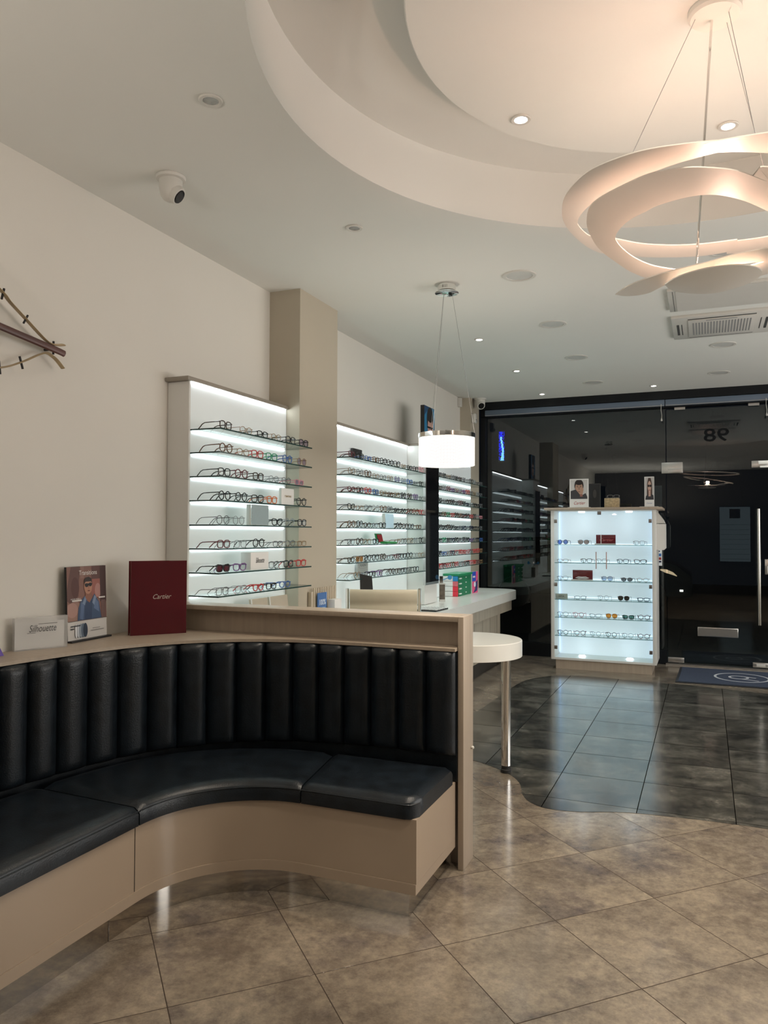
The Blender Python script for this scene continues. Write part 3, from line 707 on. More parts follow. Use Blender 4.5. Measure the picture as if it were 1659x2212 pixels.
for z in CZ:
    bm=B(); box(bm,cx0+.06,cx1-.06,9.0955,9.0995,z-.006,z-.001); link('led_strip',bm,emis('cabinet led shelf',(.70,.92,1.0),3.2),cab,smooth=False)
# leaflet holder fixed on the cabinet side
t=thing('leaflet_dispenser','white leaflet dispenser on the right side of the lit cabinet','dispenser',(-.46,9.0,1.34))
bm=B()
def xprism(poly,x0,x1):
    a=[bm.verts.new((x0,p[0],p[1])) for p in poly]; b=[bm.verts.new((x1,p[0],p[1])) for p in poly]; n=len(poly)
    for i in range(n): bm.faces.new([a[i],a[(i+1)%n],b[(i+1)%n],b[i]])
    bm.faces.new(a[::-1]); bm.faces.new(b)
yprism([(-.4965,1.34),(-.425,1.34),(-.405,1.36),(-.405,1.625),(-.4965,1.625)],8.92,9.12); link('pocket',bm,M['white'],t)
bm=B(); yprism([(-.4965,1.632),(-.412,1.632),(-.428,1.67),(-.4965,1.765)],8.925,9.115); link('hood',bm,M['plastic'],t)
# posters and case standing on the cabinet
def man_head(cx,cy,s,skin,hair,coat,glasses=False):
    S=[(coat,[(cx-.42*s,0),(cx-.40*s,cy-.55*s),(cx-.12*s,cy-.33*s),(cx+.14*s,cy-.33*s),(cx+.42*s,cy-.55*s),(cx+.45*s,0)]),
       (skin,rect(cx-.08*s,cy-.42*s,cx+.09*s,cy-.1*s)),
       (hair,ell(cx,cy+.07*s,.215*s,.27*s)),
       (skin,ell(cx,cy-.02*s,.175*s,.26*s)),
       (hair,ell(cx,cy+.20*s,.19*s,.10*s))]
    sh=tuple(int(c*.72) for c in skin)
    S+=[(sh,ell(cx,cy-.17*s,.06*s,.018*s)),(sh,rect(cx-.012*s,cy-.09*s,cx+.02*s,cy+.03*s))]
    if glasses:
        S+=[((15,15,18),ell(cx-.085*s,cy+.02*s,.08*s,.055*s)),((15,15,18),ell(cx+.085*s,cy+.02*s,.08*s,.055*s)),((15,15,18),rect(cx-.17*s,cy+.04*s,cx+.17*s,cy+.06*s))]
    else:
        S+=[((40,30,28),ell(cx-.075*s,cy+.03*s,.035*s,.012*s)),((40,30,28),ell(cx+.075*s,cy+.03*s,.035*s,.012*s)),((50,38,32),rect(cx-.12*s,cy+.065*s,cx-.04*s,cy+.08*s)),((50,38,32),rect(cx+.04*s,cy+.065*s,cx+.12*s,cy+.08*s))]
    return S
t=thing('counter_card','upright card of a dark haired person, left on the white cabinet','poster',(-1.307,8.80,1.807))
bm=B(); box(bm,-1.411,-1.203,8.79,8.80,1.812,2.13); link('card',bm,M['print_white'],t,smooth=False)
bm=B(); box(bm,-1.43,-1.185,8.765,8.83,1.8065,1.8115); link('foot',bm,M['plastic'],t,smooth=False)
sc=[((205,203,200),rect(0,0,1,1))]+man_head(.5,.60,1.3,(188,150,128),(38,30,28),(58,58,62))+[((60,60,64),[(.0,0),(.0,.42),(.3,.5),(.62,.16),(.9,.3),(1,.1),(1,0)]),((188,150,128),[(.55,.22),(.72,.25),(.78,.5),(.72,.62),(.62,.56),(.58,.42)]),((150,100,88),rect(.56,.12,.72,.24))]
art('photograph',t,(-1.398,8.7898,1.905),(1,0,0),UZ,.182,.212,sc)
text('Cartier',.05,colmat((178,70,68)),t,(-1.307,8.7895,1.842),(1,0,0),UZ,shear=.35,width=.125)
t=thing('counter_card','narrow upright card of a person in dark sunglasses, right on the white cabinet','poster',(-.56,8.80,1.807))
bm=B(); box(bm,-.611,-.511,8.79,8.80,1.812,2.135); link('card',bm,M['print_white'],t,smooth=False)
bm=B(); box(bm,-.66,-.468,8.765,8.83,1.8065,1.8115); link('foot',bm,M['plastic'],t,smooth=False)
sc=[((190,186,184),rect(0,0,1,1)),((72,52,45),[(.2,0),(.22,.7),(.35,.97),(.65,.97),(.8,.7),(.82,0)]),((50,50,56),[(.0,0),(.1,.16),(.35,.26),(.65,.26),(.95,.2),(1,.0)]),((196,160,145),rect(.38,.15,.64,.45)),((200,166,150),ell(.5,.6,.21,.24)),((25,22,24),ell(.4,.62,.1,.06)),((25,22,24),ell(.61,.62,.1,.06)),((150,80,80),ell(.5,.43,.08,.018))]
art('photograph',t,(-.603,8.7898,1.885),(1,0,0),UZ,.088,.243,sc)
text('Cartier',.026,colmat((120,130,170)),t,(-.561,8.7895,1.84),(1,0,0),UZ,shear=.35,width=.06)
t=thing('poster_card','black printed card leaning in the window behind the cabinet','poster',(-1.25,9.5,1.807))
bm=B(); box(bm,-1.35,-1.14,9.345,9.353,1.807,2.11); link('card',bm,M['print_black'],t,smooth=False)
art('photograph',t,(-1.34,9.3448,1.82),(1,0,0),UZ,.19,.28,[((16,17,20),rect(0,0,1,1)),((40,38,40),ell(.28,.55,.15,.22)),((9,9,10),ell(.72,.5,.2,.36)),((52,48,46),ell(.7,.6,.11,.18))])
t=thing('glasses_plinth','small gold patterned block holding glasses on the white cabinet','plinth',(-.955,8.83,1.807))
bm=B(); box(bm,-1.034,-.878,8.80,8.90,1.8065,1.909,bev=.002)
link('block',bm,pm('gold pattern',(.46,.36,.22),.35,.4,noise=.25,scale=40,stretch=(1,1,1)),t)
# ------------------------------------------------------------------ eyeglasses
FRAME={'black':((.010,.010,.011),0,.25),'dark brown':((.05,.022,.014),0,.25),'tortoiseshell':((.13,.055,.022),0,.25),'gold':((.26,.15,.06),0,.28),'silver':((.13,.13,.14),0,.25),'clear grey':((.30,.32,.34),0,.2),'red':((.50,.02,.02),0,.3),'burgundy':((.12,.01,.02),0,.3),'blue':((.03,.10,.35),0,.3),'green':((.02,.30,.14),0,.3),'orange':((.75,.16,.02),0,.3),'purple':((.16,.06,.22),0,.3),'pink':((.60,.22,.26),0,.3),'navy':((.015,.022,.06),0,.25)}
LENS={'clear':pane('lens clear',(.97,.98,.98),.0,1.3),'violet':pane('lens violet flash',(.86,.82,.97),.05,1.5),'blue':pane('lens blue',(.40,.50,.75),.05,1.5),'brown':pane('lens brown',(.42,.27,.18),.05,1.5),'grey':pane('lens grey',(.28,.31,.33),.05,1.5),'amber':pane('lens amber',(.80,.48,.20),.03,1.5),'green':pane('lens green',(.28,.42,.38),.05,1.5),'red':pane('lens wine',(.34,.03,.09),.05,1.5),'taupe':pane('lens taupe',(.55,.47,.44),.05,1.5),'ice':pane('lens ice',(.60,.66,.76),.05,1.5),'dark':pane('lens dark',(.05,.05,.055),.05,1.5)}
PROTO={}
def outline(style,n=20):
    P=[]
    for k in range(n):
        t=2*PI*k/n; c,s=math.cos(t),math.sin(t)
        sg=lambda v,e:math.copysign(abs(v)**e,v)
        if style=='round': x,z=.0245*c,.0235*s
        elif style=='oval': x,z=.0265*c,.0185*s
        elif style=='square': x,z=.0265*sg(c,.6),.0205*sg(s,.6)
        elif style=='rectangular': x,z=.027*sg(c,.55),.0165*sg(s,.55)
        elif style=='cat-eye': x,z=.028*sg(c,.75),.0195*sg(s,.75)+(.007*max(0,c)*max(0,s)**.6)
        elif style=='aviator': x,z=(.0285-.006*max(0,-s))*sg(c,.8),.0245*sg(s,.85)
        else: x,z=.025*sg(c,.85),.021*sg(s,.8)
        P.append((x,z))
    return P
def proto(style,col,lens='clear',thick=None):
    key=(style,col,lens)
    if key in PROTO: return PROTO[key],False
    rgb,metal,rg=FRAME[col]; m=pm('frame '+col,rgb,rg,metal,noise=.35 if col=='tortoiseshell' else .03,scale=120 if col=='tortoiseshell' else 6)
    metal_=col in ('silver','gold'); r=thick or (.0020 if metal_ else .0030)
    if col=='clear grey': r=.002
    t=thing('eyeglasses','','eyeglasses',(0,0,0))
    O=outline(style); b=-min(p[1] for p in O); zc=b+r+.0005; top=max(p[1] for p in O)
    bm=B()
    for s in (-1,1):
        ring=[(s*(.0325)+s*p[0],0.0015*abs(p[0])/.02,zc+p[1]) for p in O]
        tube(bm,ring,r,5,closed=True)
    tube(bm,[(-.0105,0,zc+b*.35),(-.004,-.002,zc+b*.5),(.004,-.002,zc+b*.5),(.0105,0,zc+b*.35)],r*1.1,5)
    zt=zc+top*.62
    for s in (-1,1): tube(bm,[(s*.0585,0,zt),(s*.0665,.003,zt)],r*1.25,5)
    link('front_frame',bm,m,t,ang=60)
    for s in (-1,1):
        bm=B(); tube(bm,[(s*.0668,.002,zt),(s*.0672,.05,zt-.001),(s*.066,.095,zt-.003),(s*.064,.112,zt-.010),(s*.062,.128,zt-.026 if zt>.03 else .006),(s*.061,.138,.0025)],r*1.0,5); link('temple',bm,m,t,ang=60)
        bm=B(); f=bm.faces.new([bm.verts.new((s*.0325+s*p[0]*.97,.0008,zc+p[1]*.97)) for p in O])
        r2=bmesh.ops.extrude_face_region(bm,geom=[f]); bmesh.ops.translate(bm,verts=[v for v in r2['geom'] if isinstance(v,bmesh.types.BMVert)],vec=(0,.0014,0))
        link('lens',bm,LENS[lens],t,smooth=False)
    PROTO[key]=t; return t,True
ORD=['first','second','third','fourth','fifth','sixth','seventh','eighth','ninth','tenth','eleventh','twelfth','thirteenth']
SHN=['top shelf','second shelf down','third shelf down','fourth shelf down','fifth shelf down','sixth shelf down','seventh shelf down','lowest shelf']
LN={'clear':'','violet':' with violet lenses','blue':' with blue lenses','brown':' with brown lenses','grey':' with grey lenses','amber':' with amber lenses','green':' with green lenses','red':' with wine red lenses','taupe':' with taupe lenses','ice':' with pale blue lenses','dark':' with dark lenses'}
def place(style,col,lens,loc,rz,where,group):
    p,new=proto(style,col,lens)
    kind='sunglasses' if lens not in ('clear','violet') else 'eyeglasses'
    label='%s %s %s%s, %s'%(col,style,kind,LN[lens],where)
    if new:
        p.location=loc; p.rotation_euler=(0,0,rz); p['label']=label; p['group']=group; p['category']='eyeglasses'
    else: dup(p,loc,rz,label,group)
def row(y_list,shelf,unit,group):
    for k,(y,style,col,lens,rz) in enumerate(y_list):
        place(style,col,lens,(SX-.022,y,SZ[shelf]+.0002),PI/2+rz,'%s from left, %s, %s'%(ORD[k],SHN[shelf],unit),group)
U1='near wall display'; G1='eyeglasses on the near wall display'
c='clear'
S1=[[(3.612,'square','dark brown'),(3.818,'oval','gold'),(4.000,'rectangular','black'),(4.16,'oval','gold'),(4.34,'square','black'),(4.515,'square','black','violet')],
[(3.617,'round','tortoiseshell'),(3.789,'oval','gold'),(3.943,'square','red'),(4.107,'square','green'),(4.30,'round','blue'),(4.49,'round','gold','violet')],
[(3.603,'square','black'),(3.774,'round','burgundy'),(3.955,'square','dark brown'),(4.135,'oval','clear grey'),(4.289,'oval','silver'),(4.458,'rectangular','pink','violet')],
[(3.608,'round','black'),(3.775,'round','black'),(3.95,'square','black'),(4.115,'square','orange'),(4.49,'round','black')],
[(3.594,'round','silver'),(3.75,'round','clear grey'),(4.18,'cat-eye','black'),(4.335,'round','clear grey'),(4.50,'square','black')],
[(3.603,'square','burgundy'),(3.769,'square','clear grey'),(3.965,'round','black'),(4.19,'rectangular','silver'),(4.345,'oval','silver'),(4.50,'rectangular','gold')],
[(3.599,'cat-eye','black','red'),(3.765,'cat-eye','purple'),(4.146,'square','silver'),(4.325,'square','black'),(4.49,'square','red')],
[(3.594,'square','silver'),(3.78,'square','clear grey'),(3.965,'oval','red'),(4.115,'rectangular','black'),(4.28,'oval','blue')]]
for i,r in enumerate(S1):
    row([(e[0],e[1],e[2],e[3] if len(e)>3 else c,random.uniform(-.06,.06)) for e in r],i,U1,G1)
U2='middle wall display'; G2='eyeglasses on the middle wall display'
pal2=[['burgundy','black','blue','tortoiseshell','black','black','black','gold','black','black','pink'],['gold','silver','tortoiseshell','gold','silver','gold','clear grey','clear grey','blue','clear grey','black'],['burgundy','dark brown','red','blue','gold','tortoiseshell','gold','black','dark brown','purple','silver'],['black','gold','silver','clear grey','tortoiseshell','silver','black','black','dark brown','tortoiseshell','red'],['tortoiseshell','black','dark brown','silver','black','black','dark brown','black','tortoiseshell'],['silver','dark brown','gold','black','gold','silver','gold','clear grey','black'],['dark brown','gold','black','black','dark brown','silver','burgundy','black','black','clear grey','gold'],['gold','clear grey','black','purple','dark brown','dark brown','black','silver','black']]
st2=['square','round','oval','cat-eye','round','square','rectangular','aviator','round','square','oval']
Y2=[[5.27+.155*k for k in range(11)] for _ in range(8)]
Y2[4]=[5.27,5.42,5.57,5.72,5.88,6.25,6.40,6.55,6.75]
Y2[5]=[5.27,5.42,5.57,5.74,6.22,6.37,6.52,6.67,6.82]
Y2[7]=[5.38,5.53,5.675,5.82,6.08,6.225,6.37,6.515,6.68]
for i in range(8):
    ys=Y2[i]; row([(y+random.uniform(-.004,.004),st2[(k*3+i)%11],pal2[i][k],('amber' if (i==6 and k==1) else ('violet' if (i==1 and k==6) else c)),random.uniform(-.08,.08)) for k,y in enumerate(ys)],i,U2,G2)
U3='far wall display'; G3='eyeglasses on the far wall display'
pal3=[['black','black','gold','silver','black','dark brown','silver','clear grey','black','clear grey','silver','silver'],['dark brown','silver','burgundy','purple','gold','clear grey','purple','red','silver','gold','clear grey','silver'],['black','clear grey','dark brown','black','silver','burgundy','black','navy','clear grey','black','black','silver'],['black','tortoiseshell','green','red','dark brown','tortoiseshell','black','black','red','black','clear grey','pink'],['black','black','dark brown','black','black','silver','navy','clear grey','navy','black','black','silver'],['black','green','black','navy','black','silver','black','black','purple','silver','black','blue'],['black','blue','clear grey','navy','silver','red','red','pink','silver','red','red','gold'],['red','burgundy','red','tortoiseshell','red','clear grey','silver','black','pink','red','burgundy','gold']]
for i in range(8):
    row([(7.37+.14*k+random.uniform(-.002,.002),st2[(k*5+i*2)%11],pal3[i][k],c,random.uniform(-.06,.06)) for k in range(12)],i,U3,G3)
# cabinet glasses
U4='white cabinet'; G4='eyewear in the white glass cabinet'
SC=[[(-1.504,'round','navy','blue'),(-1.271,'aviator','silver','taupe'),(-.675,'square','silver',c)],
[(-1.503,'rectangular','gold',c),(-1.24,'square','dark brown',c),(-1.075,'square','silver',c),(-.847,'square','navy',c),(-.666,'cat-eye','dark brown',c)],
[(-1.503,'square','silver',c),(-1.017,'aviator','silver','ice'),(-.808,'oval','black','grey'),(-.64,'oval','gold',c)],
[(-1.307,'rectangular','silver',c),(-1.057,'round','clear grey',c),(-.842,'aviator','silver','dark'),(-.635,'rectangular','navy',c)],
[(-1.503,'aviator','silver',c),(-1.332,'round','pink',c),(-1.148,'cat-eye','silver',c),(-.972,'aviator','gold','amber'),(-.793,'cat-eye','black','green'),(-.63,'round','burgundy',c)],
[(-1.504,'round','dark brown',c),(-1.315,'round','burgundy',c),(-1.145,'round','silver',c),(-.975,'round','dark brown',c),(-.800,'round','silver',c),(-.632,'round','burgundy',c)]]
SHC=['top shelf','second shelf down','third shelf down','fourth shelf down','fifth shelf down','lowest shelf']
for i,r in enumerate(SC):
    for k,(x,s_,co,le) in enumerate(r):
        place(s_,co,le,(x,8.875+random.uniform(-.01,.01),CZ[i]+.0002),random.uniform(-.12,.2),'%s from left, %s, %s'%(ORD[k],SHC[i],U4),G4)
place('rectangular','silver',c,(-.94,8.825,1.9095),.1,'resting on the gold block on top of the cabinet',None)
# cards and cases on shelves
YX=(0,1,0)
def card(name,label,cat,x,y0,y1,z,h,th,mat,rot=0):
    t=thing(name,label,cat,(x,(y0+y1)/2,z)); bm=B(); box(bm,x-th,x,y0,y1,z+.0005,z+h,bev=min(.003,th*.3)); link('body',bm,mat,t); return t
t=card('brand_card','light grey card with gold letters on the near display, fourth shelf','card',SX-.02,4.225,4.385,SZ[3],.105,.02,M['print_white'])
text('TOM FORD',.018,colmat((150,120,50)),t,(SX-.0195,4.305,SZ[3]+.048),YX,UZ,width=.085,bold=.01)
t=card('shelf_mirror','small dark mirror stand on the near display, fifth shelf','mirror',SX-.03,3.885,4.085,SZ[4],.124,.03,M['white'])
bm=B(); box(bm,SX-.0298,SX-.027,3.888,4.082,SZ[4]+.003,SZ[4]+.121); link('mirror_face',bm,M['mirrorglass'],t,smooth=False)
t=card('glasses_case','rounded white box with script logo on the near display, seventh shelf','case',SX-.01,3.86,4.06,SZ[6],.105,.07,M['print_white'])
text('Silhouette',.045,M['print_black'],t,(SX-.0095,3.96,SZ[6]+.042),YX,UZ,shear=.3,width=.095)
t=card('brand_card','black card standing on the middle display, top shelf','card',SX-.175,5.62,5.80,SZ[0],.115,.02,M['print_black'])
t=card('shelf_mirror','clear bluish mirror block on the middle display, fifth shelf','mirror',SX-.03,5.95,6.14,SZ[4],.125,.03,M['white'])
bm=B(); box(bm,SX-.0298,SX-.027,5.953,6.137,SZ[4]+.003,SZ[4]+.122); link('mirror_face',bm,pm('pale mirror',(.6,.75,.8),.15,.6),t,smooth=False)
t=card('brand_card','grey card with framed lettering on the middle display, lowest shelf','card',SX-.175,5.72,5.93,SZ[7],.125,.02,pm('grey card',(.42,.43,.41),.5))
text('RAEN',.03,colmat((70,75,75)),t,(SX-.1745,5.825,SZ[7]+.075),YX,UZ,width=.11)
bm=B(); tube(bm,[(SX-.1742,5.745,SZ[7]+.065),(SX-.1742,5.745,SZ[7]+.105),(SX-.1742,5.825,SZ[7]+.112),(SX-.1742,5.905,SZ[7]+.105),(SX-.1742,5.905,SZ[7]+.065),(SX-.1742,5.825,SZ[7]+.058)],.0015,4,closed=True); link('outline',bm,M['plasticgrey'],t)
t=thing('open_glasses_case','open green glasses case with red lining on the middle display','case',(SX-.05,5.98,SZ[5]))
bm=B(); bm2=[]
tube(bm,[(SX-.02,5.90,SZ[5]+.012),(SX-.02,6.02,SZ[5]+.012),(SX-.02,6.12,SZ[5]+.010)],.012,10,flat=(.011,.035,UZ)); link('green_base',bm,colmat((40,140,70)),t)
bm=B(); obox(bm,(SX-.075,5.87,SZ[5]+.012),(0,1,0),(1,0,0),(-.25,.0,1),.12,.012,.075); link('green_lid',bm,colmat((30,120,65)),t)
bm=B(); obox(bm,(SX-.0625,5.885,SZ[5]+.018),(0,1,0),(1,0,0),(-.25,.0,1),.10,.003,.062); link('red_lining',bm,colmat((150,25,35)),t)
# cabinet displays
def cdisp(label,x0,x1,z,h,mat,foot=True):
    t=thing('brand_display',label,'display card',((x0+x1)/2,8.90,z))
    bm=B(); box(bm,x0,x1,8.90,8.915,z+.012,z+h,bev=.001); link('board',bm,mat,t)
    bm=B(); box(bm,x0-.01,x1+.004,8.85,8.92,z+.0005,z+.0115); link('foot',bm,M['plastic'],t,smooth=False); return t
wine=pm('wine red gloss',(.13,.008,.014),.2,noise=.03)
t=cdisp('wine red block split by a white line, cabinet top shelf','-'and -1.138,-.927,CZ[0],.11,wine)
bm=B(); box(bm,-1.088,-1.080,8.8985,8.8995,CZ[0]+.012,CZ[0]+.11); link('divider_line',bm,M['print_white'],t,smooth=False)
text('Cartier',.04,colmat((200,110,110)),t,(-1.03,8.8993,CZ[0]+.04),(1,0,0),UZ,shear=.35,width=.15)
t=cdisp('wine red block behind a white bracelet, cabinet third shelf',-1.398,-1.178,CZ[2],.115,wine)
text('Cartier',.035,colmat((120,40,45)),t,(-1.29,8.8993,CZ[2]+.075),(1,0,0),UZ,shear=.35,width=.10)
bm=B(); tube(bm,[(-1.36,8.87,CZ[2]+.028),(-1.33,8.87,CZ[2]+.038),(-1.29,8.865,CZ[2]+.036),(-1.25,8.87,CZ[2]+.038),(-1.215,8.87,CZ[2]+.028),(-1.25,8.872,CZ[2]+.022),(-1.29,8.875,CZ[2]+.024),(-1.33,8.872,CZ[2]+.022)],.006,6,closed=True); link('white_frame',bm,M['print_white'],t)
t=thing('brand_block','grey green block lettered in black, cabinet fourth shelf','display card',(-1.515,8.9,CZ[3]))
bm=B(); box(bm,-1.577,-1.448,8.84,8.87,CZ[3]+.0005,CZ[3]+.058,bev=.002); link('block',bm,pm('grey green card',(.38,.43,.38),.5),t)
text('DITA',.024,M['print_black'],t,(-1.515,8.8398,CZ[3]+.022),(1,0,0),UZ,width=.06,bold=.01)
# ------------------------------------------------------------------ things on the ledge
ZL=.990
t=thing('brand_sign','tall glossy wine red panel with silver script on the ledge','sign',(-2.56,3.17,ZL))
o=Vector((-2.650,3.066,ZL+.0004)); u=Vector((.176,.215,0)).normalized(); nn=u.cross(Vector((0,0,1)))
bm=B(); obox(bm,o-nn*.006,u,nn,UZ,.278,.006,.372); link('front_panel',bm,pm('wine red acrylic',(.085,.004,.010),.12,noise=.03),t,smooth=False)
bm=B(); obox(bm,o-nn*.012+u*.0005,u,nn,UZ,.268,.0055,.370); link('cream_layer',bm,colmat((205,195,170)),t,smooth=False)
bm=B(); obox(bm,o-nn*.034-u*.005,u,nn,UZ,.20,.006,.372); link('rear_panel',bm,wine,t,smooth=False)
bm=B(); obox(bm,o-nn*.028+u*.0,u,nn,UZ,.20,.0158,.01); link('spacer',bm,M['steel'],t,smooth=False)
text('Cartier',.034,colmat((190,175,165)),t,o+u*.150+Vector((0,0,.180))+nn*.0001,u,UZ,shear=.4,width=.092)
# transitions poster
t=thing('counter_poster','black framed poster of a man in sunglasses and denim jacket on the ledge','poster',(-2.75,2.88,ZL))
o=Vector((-2.735,2.745,ZL+.0004)); u=Vector((-.018,.272,0)).normalized(); nn=u.cross(Vector((0,0,1))); up=(Vector((0,0,1))-nn*.045).normalized()
bm=B(); obox(bm,o-nn*.012,u,nn,up,.272,.012,.352); link('frame_board',bm,M['black'],t,smooth=False)
bm=B(); obox(bm,o-nn*.010-u*.002,u,nn,UZ,.28,.034,.008); link('foot',bm,M['black'],t,smooth=False)
W_,H_=.272,.352
sk=(176,128,104); dn=(62,82,112)
sc=[((206,203,199),rect(0,0,1,1)),
((128,92,82),rect(0,.275,1,1)),((96,66,60),[(0,.7),(.1,1),(.32,1),(.28,.6),(.1,.5),(0,.55)]),((150,118,106),[(.0,.275),(0,.5),(.25,.55),(.4,.4),(.35,.275)]),((168,132,122),ell(.12,.42,.14,.1)),((84,50,46),ell(.2,.72,.1,.14)),((150,92,82),ell(.72,.72,.14,.16)),((172,126,118),ell(.78,.66,.08,.10)),((92,60,56),rect(.62,.82,.84,1)),((70,46,44),rect(.84,.5,1,1)),((110,84,80),rect(.86,.275,.98,.52)),((140,105,95),rect(.33,.84,.42,1)),
(dn,[(.24,.275),(.27,.44),(.33,.54),(.44,.60),(.50,.55),(.62,.55),(.68,.62),(.80,.50),(.86,.275)]),
((48,66,96),[(.42,.275),(.43,.50),(.52,.52),(.63,.53),(.60,.275)]),
((86,106,140),[(.30,.30),(.34,.52),(.42,.50),(.38,.275)]),((92,112,146),[(.70,.55),(.66,.42),(.80,.36),(.78,.5)]),
((120,138,165),[(.37,.50),(.44,.60),(.48,.57),(.43,.47)]),((120,138,165),[(.62,.50),(.68,.60),(.73,.57),(.67,.46)]),
((140,94,76),[(.44,.58),(.46,.66),(.58,.66),(.62,.57),(.55,.50),(.49,.53)]),
(sk,ell(.52,.725,.105,.105)),((42,28,26),[(.42,.76),(.42,.81),(.46,.845),(.54,.855),(.61,.83),(.63,.76),(.60,.79),(.46,.79)]),
((26,22,24),ell(.485,.742,.05,.026)),((26,22,24),ell(.575,.748,.045,.026)),((26,22,24),rect(.43,.752,.63,.764)),((120,66,58),ell(.535,.665,.035,.009)),((150,104,84),rect(.525,.69,.545,.735)),
((74,60,56),rect(.0,.27,1,.277))]
for k,cc_ in enumerate([(222,224,228),(196,202,210),(150,162,176),(98,114,132),(44,58,76)]):
    x=.15+.055*k; sc.append((cc_,ell(x+.05,.14,.035+.006*k,.095)))
    sc.append(((60,66,74),rect(x+.012,.05,x+.018,.22)))
sc+=[((60,64,70),rect(.06,.20,.30,.215)),((40,42,46),rect(.05,.165,.14,.18))]
sc+=[((120,118,116),rect(.60,.145,.80,.152)),((120,118,116),rect(.56,.115,.90,.124)),((214,208,204),rect(.10,.535,.34,.555)),((214,208,204),rect(.78,.55,.95,.57))]
art('photograph',t,o+nn*.0002,u,up,W_,H_,sc,step=.00012)
text('Transitions',.032,colmat((228,222,218)),t,o+u*(.52*W_)+up*(.885*H_)+nn*.0042,u,up,width=.125)
text('MOVE FREELY',.010,colmat((226,222,220)),t,o+u*(.20*W_)+up*(.558*H_)+nn*.0042,u,up,width=.07)
# silhouette block
t=thing('acrylic_sign','frosted white acrylic block with black script lettering on the ledge','sign',(-2.70,2.56,ZL))
o=Vector((-2.742,2.452,ZL+.0004)); u=Vector((.083,.214,0)).normalized(); nn=u.cross(Vector((0,0,1)))
bm=B(); obox(bm,o-nn*.026,u,nn,UZ,.2295,.026,.142); link('block',bm,M['acrylic'],t,smooth=False)
bm=B(); obox(bm,o-nn*.020+u*.006+Vector((0,0,.004)),u,nn,UZ,.215,.003,.116); link('white_insert',bm,M['print_white'],t,smooth=False)
text('Silhouette',.044,M['print_black'],t,o+u*.118+Vector((0,0,.078))+nn*.0002,u,UZ,shear=.25,width=.118)
bm=B()
for a,b,z in ((.10,.182,.112),(.052,.088,.074)):
    tube(bm,[o+u*a+Vector((0,0,z))+nn*.0006,o+u*b+Vector((0,0,z))+nn*.0006],.0009,4)
link('logo_stroke',bm,M['print_black'],t)
t=thing('purple_card','purple folded card at the left end of the ledge','card',(-2.70,2.25,ZL))
o=Vector((-2.70,2.18,ZL+.0004))
bm=B(); v=[bm.verts.new(p) for p in [(-2.70,2.15,ZL+.0005),(-2.70,2.362,ZL+.0005),(-2.745,2.325,ZL+.125),(-2.745,2.15,ZL+.125),(-2.703,2.15,ZL+.0005),(-2.703,2.362,ZL+.0005),(-2.748,2.325,ZL+.125),(-2.748,2.15,ZL+.125)]]
for q in [(0,1,2,3),(7,6,5,4),(0,4,5,1),(1,5,6,2),(2,6,7,3),(3,7,4,0)]: bm.faces.new([v[i] for i in q])
link('front_leaf',bm,colmat((92,68,160)),t,smooth=False)
bm=B(); v=[bm.verts.new(p) for p in [(-2.782,2.15,ZL+.0005),(-2.782,2.362,ZL+.0005),(-2.749,2.325,ZL+.124),(-2.749,2.15,ZL+.124)]]; bm.faces.new(v); link('rear_leaf',bm,colmat((92,68,160)),t,smooth=False)
# ------------------------------------------------------------------ things on the desk
ZD=.8302
t=thing('drawer_box','green and white stack of small drawers with red and blue tabs on desk','box',(-2.55,8.1,ZD))
bm=B(); box(bm,-2.64,-2.475,8.02,8.50,ZD,1.052); link('green_body',bm,colmat((28,122,84)),t,smooth=False)
bm=B(); box(bm,-2.645,-2.46,8.00,8.51,1.0525,1.075); link('green_lid',bm,colmat((32,140,92)),t,smooth=False)
for k in range(4):
    z=ZD+.002+.055*k
    bm=B(); box(bm,-2.64,-2.53,7.985,8.0195,z,z+.052,bev=.002); d=link('drawer_front',bm,M['print_white'],t)
    bm=B(); box(bm,-2.5295,-2.480,7.985,8.0195,z,z+.052); link('coloured_tab',bm,colmat([(225,50,70),(225,50,70),(220,110,120),(40,140,200)][k]),d,smooth=False)
    bm=B(); box(bm,-2.4745,-2.462,8.03,8.10,z+.02,z+.032); box(bm,-2.4745,-2.470,8.28,8.31,z+.024,z+.034); link('drawer_pull',bm,M['print_white'],d,smooth=False)
t=thing('brochure_stack','pink and blue printed brochure standing beside the green drawers','brochure',(-2.48,8.56,ZD))
bm=B(); obox(bm,(-2.47,8.53,ZD),(.05,.998,0),(-1,.05,0),UZ,.20,.012,.245); link('brochure',bm,M['print_white'],t,smooth=False)
art('cover_print',t,(-2.4698,8.53,ZD+.0),(.05,.998,0),UZ,.20,.245,[((232,90,140),rect(0,0,1,1)),((50,80,190),rect(0,.55,.65,1)),((40,50,110),[(.2,0),(.9,.1),(.95,.6),(.6,.5),(.5,.2)]),((220,225,235),ell(.45,.4,.18,.12)),((230,225,230),rect(.1,.72,.5,.8))])
t=thing('chrome_stand','small chrome and wood display stand with blue paddles on desk','stand',(-2.45,7.38,ZD))
bm=B(); obox(bm,(-2.475,7.36,ZD),(.925,.38,0),(-.38,.925,0),UZ,.062,.03,.02); obox(bm,(-2.475,7.36,ZD+.17),(.925,.38,0),(-.38,.925,0),UZ,.062,.03,.012); link('white_base',bm,M['plastic'],t,smooth=False)
bm=B(); obox(bm,(-2.472,7.362,ZD+.021),(.925,.38,0),(-.38,.925,0),UZ,.056,.026,.148); link('wood_tile_body',bm,pm('brown tile block',(.13,.105,.08),.4,noise=.4,scale=25),t,smooth=False)
bm=B(); obox(bm,(-2.472,7.365,ZD+.183),(.925,.38,0),(-.38,.925,0),UZ,.034,.026,.07); link('chrome_block',bm,M['chrome'],t,smooth=False)
